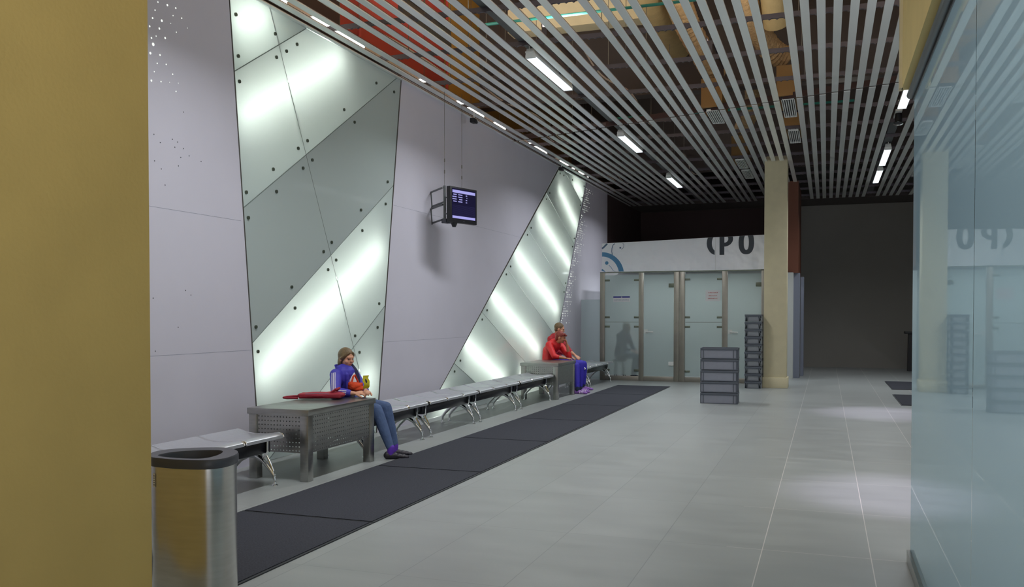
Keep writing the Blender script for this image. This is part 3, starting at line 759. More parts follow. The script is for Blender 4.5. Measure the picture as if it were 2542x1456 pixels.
# ================================================================ benches
def bench(y0, y1, nseat, label, dx=0, legs=None):
    t = empty('bench', (-4.80 + dx, y0, 0), label=label, cat='bench', group='silver seat benches along the wall')
    Ln = y1 - y0; p = Ln/nseat
    prof = [(-.225, .462), (-.215, .475), (-.19, .470), (-.12, .448), (-.03, .438), (.08, .440), (.17, .452), (.22, .458), (.252, .452), (.268, .438), (.270, .424)]
    for i in range(nseat):
        a, b = i*p + .014, (i+1)*p - .014
        m = MB(); n = len(prof); th = .012
        vs = []
        for yy in (a, b): vs += [(x, yy, z) for x, z in prof] + [(x, yy, z - th) for x, z in prof]
        fs = []
        for k in range(n - 1):
            fs += [(k, k+1, 2*n+k+1, 2*n+k), (n+k, 3*n+k, 3*n+k+1, n+k+1), (k, n+k, n+k+1, k+1), (2*n+k, 2*n+k+1, 3*n+k+1, 3*n+k)]
        fs += [(0, 2*n, 3*n, n), (n-1, 2*n-1, 4*n-1, 3*n-1)]
        m.add(vs, fs); st = m.build('seat', 'seat', t)
        for yy in (a, b): MB().tube([(x, yy, z - .004) for x, z in prof], .0075, 8).build('seat_rim', 'chrome', st)
        for yy in (a + .06, b - .09): MB().box((-.10, yy, .395), (.12, yy + .03, .430)).build('seat_bracket', 'chrome', st, smooth=False)
    MB().box((.07, .04, .285), (.150, Ln - .04, .405)).build('beam', 'black_beam', t, bevel=.004)
    for ly in (legs or (.10, Ln - .10)):
        m = MB()
        arch = [(-.235, .05), (-.232, .09), (-.19, .145), (-.12, .215), (-.04, .255), (.04, .258), (.11, .222), (.18, .150), (.228, .09), (.235, .05)]
        m.tube([(x, ly, z) for x, z in arch], [.014, .016, .019, .022, .024, .024, .022, .019, .016, .014], 10)
        m.tube([(.166, ly, .435), (.163, ly, .30), (.120, ly, .235)], .013, 8)
        m.tube([(.150, ly, .262), (.185, ly, .205), (.222, ly, .125)], [.011, .011, .009], 8)
        lf = m.build('leg_frame', 'chrome', t)
        for s_ in (-1, 1):
            f = MB(); f.lathe((.235*s_, ly, 0), [(.030, 0), (.030, .006), (.014, .016), (.010, .03), (.010, .075), (.015, .085), (.012, .10)], 14); f.build('foot', 'chrome', lf)
    return t
bench(5.02, 6.70, 3, 'silver bench nearest the bin, its end against the near table')
bench(8.12, 9.72, 3, 'silver bench the child in the blue jacket sits on')
bench(9.76, 11.36, 3, 'silver bench directly beyond the child, with open seats')
bench(11.40, 13.10, 3, 'middle silver bench in front of the lower tip of the far glass field')
bench(13.16, 14.92, 3, 'silver bench ending at the farther steel table')
bench(16.20, 17.58, 3, 'silver bench under the two people in red')
bench(17.66, 19.66, 4, 'last silver bench, ending at the frosted gate', dx=-.03)

# ================================================================ waste bin
def cr(pts, n=6):
    out = []; N = len(pts)
    for i in range(N):
        a, b, c, d = (V(pts[(i+k-1) % N] + (0,)) for k in range(4))
        for k in range(n):
            t = k/n; q = .5*((2*b) + (c-a)*t + (2*a-5*b+4*c-d)*t*t + (3*b-a-3*c+d)*t**3); out.append((q.x, q.y))
    return out
bc = (-2.995, 3.66)
rim_o = cr([(-3.135,3.495),(-3.225,3.60),(-3.232,3.71),(-3.14,3.81),(-2.99,3.875),(-2.875,3.82),(-2.80,3.73),(-2.762,3.60),(-2.80,3.51),(-2.93,3.47),(-3.06,3.475)])
hole = cr([(-3.165,3.585),(-3.16,3.69),(-3.08,3.775),(-2.98,3.815),(-2.92,3.765),(-2.88,3.66),(-2.885,3.575),(-2.95,3.545),(-3.08,3.545)])
def sc(poly, k): return [(bc[0] + (p[0]-bc[0])*k, bc[1] + (p[1]-bc[1])*k) for p in poly]
def L0(poly): return [(p[0]-bc[0], p[1]-bc[1]) for p in poly]
tb = empty('waste_bin', (bc[0], bc[1], 0), label='stainless steel waste bin with dark plastic rim beside the ochre wall', cat='waste bin')
def resample(poly, n=60):
    c = (sum(p[0] for p in poly)/len(poly), sum(p[1] for p in poly)/len(poly)); out = []
    for k in range(n):
        a = 2*PI*k/n; best = None
        for i in range(len(poly)):
            p, q = poly[i], poly[(i+1) % len(poly)]
            dx, dy = math.cos(a), math.sin(a); ex, ey = q[0]-p[0], q[1]-p[1]
            det = -dx*ey + dy*ex
            if abs(det) < 1e-12: continue
            rx, ry_ = p[0]-bc[0], p[1]-bc[1]
            t = (-rx*ey + ry_*ex)/det; u = (dx*ry_ - dy*rx)/det
            if t > 0 and -1e-6 <= u <= 1+1e-6: best = t if best is None else max(best, t)
        best = best or .1
        out.append((dx*best, dy*best))
    return out
RO, HO = resample(rim_o), resample(hole); N_ = 60
def ring_body(levels, name, m, parent, close=False):
    mb = MB(); vs = []
    for poly, z in levels: vs += [(p[0], p[1], z) for p in poly]
    fs = [(i*N_+k, i*N_+(k+1) % N_, (i+1)*N_+(k+1) % N_, (i+1)*N_+k) for i in range(len(levels)-1) for k in range(N_)]
    if close: fs += [tuple((len(levels)-1)*N_+k for k in range(N_))]
    mb.add(vs, fs); return mb.build(name, m, parent, fix=True)
K = lambda P_, k: [(p[0]*k, p[1]*k) for p in P_]
ring_body([(K(RO, .965), .012), (K(RO, .965), .76)], 'steel_body', 'steel_bin', tb)
ring_body([(K(RO, .93), 0), (K(RO, .93), .02)], 'base_ring', 'black', tb)
ring_body([(K(RO, .97), .755), (K(RO, 1.0), .757), (K(RO, 1.012), .765), (K(RO, 1.012), .792), (K(RO, .99), .802), (K(HO, 1.02), .796), (K(HO, 1.0), .788), (K(HO, .97), .74)], 'rim', 'rim', tb)
ring_body([(K(HO, .975), .75), (K(HO, .93), .70), (K(HO, .8), .62)], 'inner_chute', 'bin_in', tb, close=True)
# label: small sticker set on the steel near the rim
dv = V((RO[38][0]*.967, RO[38][1]*.967, 0))
# find surface point facing the camera-left
k0 = min(range(N_), key=lambda k: math.hypot(RO[k][0]*.966 + bc[0] + 3.110, RO[k][1]*.966 + bc[1] - 3.510))
pA, pB = V((RO[k0][0]*.966, RO[k0][1]*.966, 0)), V((RO[(k0+1) % N_][0]*.966, RO[(k0+1) % N_][1]*.966, 0))
dr = (pB - pA).normalized(); nn = V((dr.y, -dr.x, 0)); mid = (pA + pB)/2
if nn.dot(mid) < 0: nn = -nn
def stick(u0, u1, z0, z1, off): 
    return [mid + dr*u + nn*off + V((0, 0, z)) for u, z in ((u0, z0), (u1, z0), (u1, z1), (u0, z1))]
sk = MB(); sk.add(stick(-.011, .011, .655, .722, .0015), [(0,1,2,3)]); so = sk.build('sticker', 'paper', tb, smooth=False, fix=False)
sk = MB(); 
for q in range(5): sk.add(stick(-.005, .004, .664 + q*.011, .669 + q*.011, .0022), [(0,1,2,3)])
sk.build('sticker_print', 'ink', so, smooth=False, fix=False)

# ================================================================ gates, banner, signs
GX = lambda px: -4.942 + (px - 1490)*.009013
GZ = lambda py: 3.234 - (py - 591)*.009113
GY = 20.0
def gate_bay(xa, xp0, xp1, xb, hinge_right, label1, label2, n):
    """xa..xp0 fixed glass, xp0..xp1 post, xp1..xb door leaf"""
    zb, zt = .125, 2.42
    g = frost_sheet(MB().box((xa, GY + .01, zb), (xp0, GY + .022, zt)), 'fixed_gate_glass', 'gate_glass', 1, -1)
    tag(g, label1, 'glass panel', 'fixed frosted panels of the gate wall')
    for z in (2.30, 1.45, 1.235, .235):
        for s_, x in ((1, xa), (-1, xp0)):
            MB().box((x, GY - .012, z - .022), (x + s_*.115, GY + .03, z + .022)).build('clamp', 'clamp', g, bevel=.006)
    if n == 1: pass
    MB().box((xa + .01, GY + .006, 1.335), (xp0 - .01, GY + .024, 1.343)).build('pane_joint', 'clamp', g, smooth=False)
    d = struct(frost_sheet(MB().box((xp1 + .008, GY + .01, zb - .01), (xb - .008, GY + .022, zt - .01)), 'door_%d' % n, 'gate_glass', 1, -1))
    h = MB(); h.box((xp1 + .012, GY - .015, 1.085), (xp1 + .10, GY + .03, 1.175)); h.tube([(xp1 + .06, GY - .03, 1.125), (xp1 + .14, GY - .05, 1.12), (xp1 + .23, GY - .05, 1.115)], .016, 8)
    h.build('handle', 'white_metal', d)
    for z in (2.17, .40):
        MB().box((xb - .12, GY - .02, z - .045), (xb + .01, GY + .03, z + .045)).build('hinge', 'clamp' if z > 1 else 'white_metal', d, bevel=.006)
    return g, d
def post(x0, x1, label, m='gate_steel'):
    return tag(MB().box((x0, GY - .03, 0), (x1, GY + .05, 2.47)).build('gate_post', m, bevel=.003), label, 'gate post', 'satin steel posts of the gate wall')
post(GX(1490), GX(1502), 'satin steel gate post against the left wall end')
post(GX(1590.5), GX(1602), 'satin steel gate post between the blue-headed notice pane and first door')
post(GX(1679), GX(1692), 'left one of the doubled gate posts in the middle')
post(GX(1692.6), GX(1706), 'right one of the doubled gate posts in the middle')
post(GX(1797), GX(1810), 'satin steel gate post right of the red-text poster')
post(GX(1890), GX(1903), 'satin steel gate post beside the cream column')
gate_bay(GX(1502), GX(1590.5), GX(1602), GX(1679), True, 'left fixed frosted glass panel with the blue-headed notice', '', 1)
gate_bay(GX(1706), GX(1797), GX(1810), GX(1890), True, 'right fixed frosted glass panel with the red-text poster', '', 2)
for a, b, lab in ((1502, 1590.5, 'under the leftmost frosted panel'), (1602, 1679, 'under the first frosted door'), (1706, 1797, 'under the poster panel'), (1810, 1890, 'under the second frosted door')):
    tag(MB().box((GX(a) + .002, GY - .025, 0), (GX(b) - .002, GY + .045, .105)).build('gate_threshold', 'gate_steel', bevel=.002), 'flat steel bottom rail ' + lab, 'gate rail', 'bottom rails of the gate wall')
tag(MB().box((GX(1490), GY - .035, 2.472), (GX(1903), GY + .055, 2.492)).build('gate_top_rail', 'clamp', smooth=False), 'thin olive top rail across all frosted gates under the banner', 'gate rail')
def sheet(x0, x1, z0, z1, y, m, name, parent=None, th=.003):
    return MB().box((x0, y - th, z0), (x1, y, z1)).build(name, m, parent, smooth=False)
s1 = sheet(GX(1524), GX(1567), GZ(748), GZ(734), GY - .001 + .01, 'paper', 'notice'); tag(s1, 'small white notice with blue header on the leftmost frosted panel', 'notice')
sheet(GX(1524), GX(1567), GZ(737.6), GZ(734), GY + .005, 'sign_blue', 'notice_header', s1, .001)
sheet(GX(1544.5), GX(1547), GZ(736.8), GZ(734.8), GY + .0035, 'paper', 'notice_emblem', s1, .001)
tx = MB()
for q in range(3):
    x = GX(1527)
    while x < GX(1564):
        l = random.uniform(.012, .03); tx.box((x, GY + .0045, GZ(741.2 + q*2.3)), (x + l, GY + .006, GZ(740.5 + q*2.3))); x += l + .012
tx.build('notice_text', 'swirl2', s1, smooth=False)
s2 = sheet(GX(1756.5), GX(1792.5), GZ(747), GZ(721), GY + .009, 'paper', 'poster'); tag(s2, 'white poster with three lines of red lettering on frosted glass', 'poster')
tx = MB()
for q, (a, b) in enumerate(((1763, 1785), (1764.5, 1784.5), (1762.5, 1786))):
    x = GX(a); z = GZ(728 + q*7)
    while x < GX(b):
        l = random.choice((.010, .013, .016)); hh = .022
        tx.box((x, GY + .0045, z), (x + .004, GY + .006, z + hh)); tx.box((x, GY + .0045, z + (hh - .004 if random.random() < .5 else .009)), (x + l, GY + .006, z + (hh if random.random() < .5 else .013)))
        if random.random() < .6: tx.box((x + l - .003, GY + .0045, z), (x + l, GY + .006, z + hh))
        x += l + .006
tx.build('poster_lettering', 'sign_red', s2, smooth=False)
tag(frost_sheet(MB().box((WX + .002, GY + .0, .02), (GX(1490) - .004, GY + .012, 1.86)), 'low_gate_panel', 'gate_glass', 1, -1), 'lower frosted infill panel between the white wall and the first gate post', 'glass panel')
# lit lobby behind the gates
wallbox('wall_lobby_back', (-5.4, 22.2, 0), (-.95, 22.3, 2.6), 'pale_panel')
wallbox('ceiling_lobby', (-4.94, 20.3, 2.62), (-.95, 22.3, 2.66), 'dark_void')
luminaire_l = bpy.data.lights.new('lobby_lamp_light', 'AREA'); luminaire_l.shape = 'RECTANGLE'; luminaire_l.size = 3.2; luminaire_l.size_y = .12; luminaire_l.energy = 30; luminaire_l.color = (.90, .97, 1)
t = empty('lobby_lamp', (-3.1, 21.3, 2.56), label='long ceiling lamp in the small lobby behind the frosted gates', cat='ceiling lamp')
MB().box((-1.65, -.07, 0), (1.65, .07, .05)).build('housing', 'white_metal', t, smooth=False)
lo = bpy.data.objects.new('lobby_lamp_light', luminaire_l); COL.objects.link(lo); lo.parent = t; lo.location = (0, 0, -.01)

# banner
BY = 19.945
bu = lambda u: -4.942 + (1480 + u/6.052 - 1490)*.009013
bz = lambda v: 3.234 - (570 + v/6.052 - 591)*.009113
bn = MB(); nx, nz = 90, 14
X0, X1 = bu(92), bu(2700)
def btop(x): return 3.150 + .095*min(1, max(0, (x - X0)/3.6))
def wrinkle(x, z):
    return .010*math.sin(3.1*x + 6*z) + .008*math.sin(7*x - 5*z + 1) + .012*math.sin(1.7*x + 2.2) * math.sin(4*z)
vs = []
for i in range(nx + 1):
    for j in range(nz + 1):
        x = X0 + (X1 - X0)*i/nx; z0 = 2.495; z = z0 + (btop(x) - z0)*j/nz
        vs.append((x, BY + wrinkle(x, z), z))
n1_ = len(vs); vs += [(a, b + .003, c_) for a, b, c_ in vs]
fs = []
for i in range(nx):
    for j in range(nz):
        a = i*(nz+1)+j; q = (a, a+nz+1, a+nz+2, a+1); fs.append(q); fs.append(tuple(reversed([k + n1_ for k in q])))
bn.add(vs, fs)
banner = bn.build('banner', 'banner', fix=False)
tag(banner, 'long white vinyl banner with cut-off dark letters and blue swirls above the gates', 'banner')
def ink(polys, name, m):
    """flat printed shapes as quads in drawing units, laid on the wrinkled cloth"""
    mb = MB()
    for q in polys:
        vs = []
        for u, v in q:
            x, z = bu(u), bz(v); z = min(z, btop(x) - .002); z = max(z, 2.50)
            vs.append((x, BY + wrinkle(x, z) - .004, z))
        mb.add(vs, [tuple(range(len(vs)))])
    return mb.build(name, m, banner, smooth=False, fix=False)
def ring(cx, cy, rx, ry_, ix, iy, a0, a1, n=40, fx=None, ex=1.0):
    out = []
    P_ = lambda a, r1, r2: (cx + r1*math.copysign(abs(math.cos(a))**ex, math.cos(a)), cy + r2*math.copysign(abs(math.sin(a))**ex, math.sin(a)))
    for k in range(n):
        a = a0 + (a1-a0)*k/n; b = a0 + (a1-a0)*(k+1)/n
        q = [P_(a, rx, ry_), P_(b, rx, ry_), P_(b, ix, iy), P_(a, ix, iy)]
        if fx: q = [fx(p) for p in q]
        out.append(q)
    return out
T0 = 122
cl = lambda p: (p[0], max(p[1], T0))
ink(ring(2265, 225, 110, 172, 36, 108, 0, 2*PI, 60, cl, .85), 'letter_o', 'ink')
ink([[(1880, T0), (1880, 398), (1950, 398), (1950, T0)]] + [[cl(p) for p in q] for q in ring(1950, 165, 125, 112, 56, 55, -PI/2, PI/2, 30)], 'letter_p', 'ink')
ink(ring(1835, 225, 140, 172, 66, 118, PI/2 + .02, 1.5*PI, 40, lambda p: (min(p[0], 1808), max(p[1], T0))), 'letter_c', 'ink')
clb = lambda p: (max(p[0], 95), min(max(p[1], 190), 662))
ink(ring(95, 662, 345, 345, 268, 280, -PI/2, 0, 30, clb), 'swirl_arc', 'swirl')
def strip(pts, w_):
    out = []
    for i in range(len(pts)-1):
        a, b = pts[i], pts[i+1]; d = (b[0]-a[0], b[1]-a[1]); l = math.hypot(*d); nx_, ny_ = -d[1]/l*w_/2, d[0]/l*w_/2
        out.append([(a[0]+nx_, a[1]+ny_), (b[0]+nx_, b[1]+ny_), (b[0]-nx_, b[1]-ny_), (a[0]-nx_, a[1]-ny_)])
    return out
ink(strip([(95, 582), (120, 600), (145, 635), (155, 660)], 24), 'swirl_stroke', 'swirl')
ink(strip([(205, 515), (240, 550), (275, 600), (305, 660)], 7), 'swirl_stroke', 'swirl')
ink(ring(172, 482, 27, 27, 0, 0, 0, 2*PI, 20), 'swirl_dot', 'swirl')
ink(strip([(95, 262), (130, 235), (160, 205), (180, 190)], 26), 'swirl_stroke', 'swirl2')
ink(strip([(300, 190), (270, 215), (255, 260), (252, 310), (262, 370), (290, 400)], 12), 'swirl_stroke', 'swirl2')
ink(ring(387, 257, 14, 14, 0, 0, 0, 2*PI, 16), 'swirl_dot', 'swirl2')
ink(strip([(425, 190), (441, 205), (440, 240), (428, 265), (405, 280)], 6), 'swirl_stroke', 'swirl2')
sj = MB(); sj.box((bu(1818), BY - .012, 2.50), (bu(1823), BY + .004, 3.21)); sj.build('banner_seam', 'paper', banner, smooth=False)

# ================================================================ crates and trays
def crate_mesh():
    W, D, H_ = .62, .41, .187
    t = empty('storage_crate', (0, 0, 0), cat='crate', group='grey crates in the free-standing stack', label='x')
    b = MB(); th = .006
    b.box((.012, .012, .004), (W - .012, D - .012, .012))
    for a, c_ in (((.012, .012, .004), (W - .012, .012 + th, H_ - .03)), ((.012, D - .012 - th, .004), (W - .012, D - .012, H_ - .03)), ((.012, .012, .004), (.012 + th, D - .012, H_ - .03)), ((W - .012 - th, .012, .004), (W - .012, D - .012, H_ - .03))): b.box(a, c_)
    b.build('crate_body', 'crate', t, smooth=False)
    r = MB()
    for a, c_ in (((0, 0, H_ - .042), (W, .016, H_ - .004)), ((0, D - .016, H_ - .042), (W, D, H_ - .004)), ((0, .016, H_ - .042), (.016, D - .016, H_ - .004)), ((W - .016, .016, H_ - .042), (W, D - .016, H_ - .004))): r.box(a, c_)
    r.build('rim', 'crate_dark', t, bevel=.003)
    k = MB()
    for x in (0, .045, W - .075, W - .03): k.box((x, .002, 0), (x + .012, .018, H_ - .04)); k.box((x, D - .018, 0), (x + .012, D - .002, H_ - .04))
    for y in (.05, D - .07): k.box((W - .018, y, 0), (W - .001, y + .012, H_ - .04)); k.box((.001, y, 0), (.018, y + .012, H_ - .04))
    k.box((0, .001, 0), (W, .02, .012)); k.box((W - .02, 0.02, 0), (W, D, .012))
    k.build('ribs', 'crate_dark', t, smooth=False)
    return t
proto = crate_mesh(); lv = ['bottom', 'second from the floor', 'middle', 'second from the top', 'top']
for i in range(5):
    o = proto if i == 0 else copy_tree(proto)
    o.location = (-2.015, 15.22, i*.1905); o.rotation_euler[2] = math.radians(1.5 + random.uniform(-.4, .4))
    o['label'] = 'grey plastic crate in the free-standing stack of five, %s one' % lv[i]
def tray_mesh():
    W, D, H_ = .335, .48, .150
    t = empty('plastic_tray', (0, 0, 0), cat='tray', group='grey trays stacked by the cream column', label='x')
    b = MB(); x0, x1 = .055, W - .055
    vs = [(x0, .035, .0), (x1, .035, .0), (x1, D - .035, .0), (x0, D - .035, .0), (.03, .012, H_ - .035), (W - .03, .012, H_ - .035), (W - .03, D - .012, H_ - .035), (.03, D - .012, H_ - .035)]
    b.add(vs, [(0,3,2,1),(0,1,5,4),(1,2,6,5),(2,3,7,6),(3,0,4,7)]); b.build('tray_body', 'tray', t, smooth=False)
    r = MB()
    for a, c_ in (((0, 0, H_ - .046), (W, .014, H_ - .006)), ((0, D - .014, H_ - .046), (W, D, H_ - .006)), ((0, .014, H_ - .046), (.014, D - .014, H_ - .006)), ((W - .014, .014, H_ - .046), (W, D - .014, H_ - .006))): r.box(a, c_)
    r.box((.06, -.004, H_ - .034), (W - .06, 0.002, H_ - .026))
    r.build('rim', 'crate_dark', t, bevel=.003)
    k = MB()
    for sx in (0, 1):
        xa, xb = (.048, .062) if sx == 0 else (W - .048, W - .062)
        k.tube([(xa, .022, 0), (xb - (.0 if sx == 0 else 0), .008, H_ - .04)], .006, 6)
        k.tube([(xa - (.04 if sx == 0 else -.04), .02, 0), (xb - (.03 if sx == 0 else -.03), .008, H_ - .04)], .005, 6)
    k.box((.01, .01, 0), (W - .01, .022, .008)); k.build('ribs', 'crate_dark', t, smooth=False)
    MB().box((.0, .05, 0), (.012, D - .05, H_ - .04)).build('end_wall', 'tray', t, smooth=False)
    MB().box((W - .012, .05, 0), (W, D - .05, H_ - .04)).build('end_wall', 'tray', t, smooth=False)
    return t
proto = tray_mesh()
tl = ['bottom one on the floor'] + ['%s one above the floor' % ORD[i] for i in range(1, 9)] + ['topmost one']
for i in range(10):
    o = proto if i == 0 else copy_tree(proto)
    o.location = (-1.575 + random.uniform(-.004, .004), 18.62, i*.152)
    o['label'] = 'grey plastic tray in the stack against the cream column, ' + tl[i]
# dark stand at the far right
t = empty('dark_waste_stand', (2.22, 25.9, 0), label='dark slim stand at the far right wall, cut by the glass edge', cat='stand')
MB().prism([(-.16, .0), (-.14, 1.0), (.2, 1.0), (.2, 0)], 1, -.15, .15).build('stand_body', 'black', t, smooth=False)
MB().box((-.24, -.2, 1.0), (.25, .2, 1.06)).build('stand_top', 'black', t, bevel=.01)

# ================================================================ hanging monitor
mt = empty('hanging_monitor', (-4.93, 11.30, 3.045), math.radians(-17), label='black wall monitor with lilac header bar hanging beside the near glass field', cat='monitor')
# local frame: width along +Y, screen faces +X
Wm, Hm = .59, .50
b = MB(); b.box((-.07, 0, -.25), (0, Wm, .25)); b.box((-.10, .06, -.20), (-.07, Wm - .1, .18)); b.build('casing', 'black', mt, bevel=.006)
sc_ = MB().box((0.0, .035, -.195), (.002, Wm - .035, .225)).build('screen', 'screen', mt, smooth=False)
mm = MB(); mm.box((.002, .045, .165), (.003, Wm - .045, .205)); mm.box((.002, .045, -.190), (.003, Wm - .045, -.155)); mm.build('screen_bars', 'screen_bar', sc_, smooth=False)
for k in range(3):
    a0_, b_ = ((.045, .135), (.17, .26), (.335, .365))[k]
    mm = MB()
    for r_ in range(4):
        z = .135 - r_*.032; y = a0_ + (0.02 if (r_ + k) % 3 == 0 else 0)
        while y < b_: l = random.uniform(.012, .022); mm.box((.002, y, z), (.003, min(y + l, b_), z + .014)); y += l + .004
    mm.build('screen_text', 'screen_bar', sc_, smooth=False)
mm = MB()
for r_ in range(11): mm.box((.002, .045, -.01 - r_*.0135), (.0028, Wm - .045, -.007 - r_*.0135))
mm.build('screen_lines', 'screen_line', sc_, smooth=False)
mm = MB(); mm.tube([(-.04, .13, -.25), (-.04, .13, -.31)], [.05, .025], 12); mm.build('sensor', 'black', mt)
mm = MB(); mm.box((-.002, Wm*.47, -.228), (.001, Wm*.53, -.222)); mm.build('maker_badge', 'rim', mt, smooth=False)
# wall arm (world-placed)
ar = MB(); T = Matrix.Rotation(math.radians(17), 4, 'Z') @ Matrix.Translation(V((4.93, -11.25, -3.045)))
def TT(p): return T @ V(p)
for z in (3.27, 3.03):
    for p, q in (((WX, 11.62, z), (-5.12, 11.42, z + .03)), ((WX, 11.62, z), (WX, 11.66, z - .22)), ((WX, 11.66, z - .20), (-5.12, 11.46, z - .17))):
        ar.tube([TT(p), TT(q)], .014, 6)
ar.tube([TT((-5.10, 11.44, 3.33)), TT((-5.10, 11.44, 2.83))], .018, 8)
for z in (3.16, 2.93): ar.tube([TT((-5.10, 11.44, z)), TT((-4.98, 11.40, z))], .012, 6)
ar.build('wall_arm', 'head_pipe', mt)
bx2 = MB(); bx2.box(tuple(TT((-5.14, 11.42, 2.80))), tuple(TT((-5.02, 11.52, 2.86)))); bx2.build('socket_box', 'rim', mt)
for y in (11.44, 12.02):
    wv = MB(); x = -5.10 if y < 11.9 else -5.08
    wv.tube([TT((x, y, 3.30)), TT((x, y, CZ + .1))], .003, 5)
    for z in (3.50, 3.66): wv.tube([TT((x, y, z)), TT((x, y, z + .05))], .008, 6)
    wv.build('suspension_cable', 'wire', mt)

# ================================================================ bag on the table
bg = empty('backpack', (-4.84, 7.765, .652), math.radians(-68), label='dark red flat bag lying on the near steel table', cat='bag')
b = MB(); b.ball((0, 0, .038), (.11, .22, .034)); b.ball((.0, -.12, .034), (.10, .10, .03)); b.ball((0, .15, .040), (.10, .12, .038)); b.box((-.095, -.19, .01), (.095, .23, .060))
remeshed(b, 'bag_body', 'bag_red', bg, .008, 6)
b = MB(); b.tube([(.0, -.18, .03), (-.02, -.26, .025), (-.02, -.33, .018), (.02, -.35, .016), (.05, -.31, .014), (.05, -.2, .012)], .011, 8); b.build('strap', 'bag_red', bg)
b = MB(); b.tube([(.05, .12, .06), (.06, .18, .10), (.02, .21, .11), (-.03, .17, .08)], .012, 8); b.build('strap', 'bag_red', bg)
b = MB(); b.tube([(.088, -.12, .055), (.09, 0, .06), (.088, .12, .055)], .004, 6); b.build('zip', 'swirl2', bg)

# ================================================================ people
def frame(f, up=V((0, 0, 1))):
    f = V(f).normalized(); r = f.cross(up).normalized(); u = r.cross(f).normalized()
    return Matrix((r, f, u)).transposed().to_3x3()     # local x=right, y=forward, z=up
def head_mesh(mb, c, R, s):
    c = V(c); P_ = lambda x, y, z: c + R @ V((x*s, y*s, z*s))
    R4 = R.to_4x4()
    mb.ball(P_(0, -.01, .02), (.074*s, .093*s, .088*s), 20, 14, M_=R4)        # cranium
    mb.ball(P_(0, .022, -.035), (.058*s, .064*s, .070*s), 18, 12, M_=R4)      # face
    mb.ball(P_(0, .048, -.082), (.030*s, .030*s, .024*s), 12, 8, M_=R4)       # chin
    mb.ball(P_(0, .072, .020), (.050*s, .022*s, .020*s), 12, 8, M_=R4)        # brow
    mb.ball(P_(0, .094, -.022), (.013*s, .020*s, .013*s), 10, 8, M_=R4); mb.ball(P_(0, .086, -.004), (.009*s, .014*s, .022*s), 10, 8, M_=R4)
    for sx in (-1, 1):
        mb.ball(P_(.040*sx, .058, -.030), (.022*s, .022*s, .022*s), 10, 8, M_=R4)   # cheek
        mb.ball(P_(.076*sx, -.008, -.012), (.010*s, .018*s, .030*s), 10, 8, M_=R4)  # ear
def face_bits(parent, c, R, s):
    c = V(c); P_ = lambda x, y, z: c + R @ V((x*s, y*s, z*s)); R4 = R.to_4x4()
    for sx in (-1, 1):
        MB().ball(P_(.030*sx, .079, .002), (.010*s, .006*s, .006*s), 10, 8, M_=R4).build('eye', 'eye', parent)
    MB().ball(P_(0, .083, -.055), (.021*s, .008*s, .006*s), 12, 8, M_=R4).build('lips', 'lips', parent)
def hand_mesh(mb, wrist, d, side, n, s=1, curl=.6, thumb=1):
    """d: direction of fingers, n: back-of-hand normal, side=+1 thumb on +a"""
    w0 = V(wrist); d = V(d).normalized(); n = V(n); n = (n - d*n.dot(d)).normalized(); a = d.cross(n).normalized()*side
    for k in range(4): mb.limb(w0 + a*(.012 - .008*k)*s, w0 + d*.075*s + a*(.030 - .020*k)*s, .013*s, .011*s, 8)
    L_ = (.070, .078, .072, .056)
    for k in range(4):
        p = w0 + d*.075*s + a*(.030 - .020*k)*s; ang = 0; r = .0085*s
        for j, fr in enumerate((.45, .32, .23)):
            ang += curl*(.55 + .25*j); q = p + (d*math.cos(ang) - n*math.sin(ang))*L_[k]*fr*s
            mb.limb(p, q, r, r*.92, 8); p = q; r *= .92
    p = w0 + d*.02*s + a*.022*s
    for j, (l, an) in enumerate(((.038, .7), (.030, .45), (.024, .2))):
        q = p + (d*math.cos(an) + a*math.sin(an) - n*(.25 + .25*j)*curl).normalized()*l*s; mb.limb(p, q, .011*s, .0095*s, 8); p = q
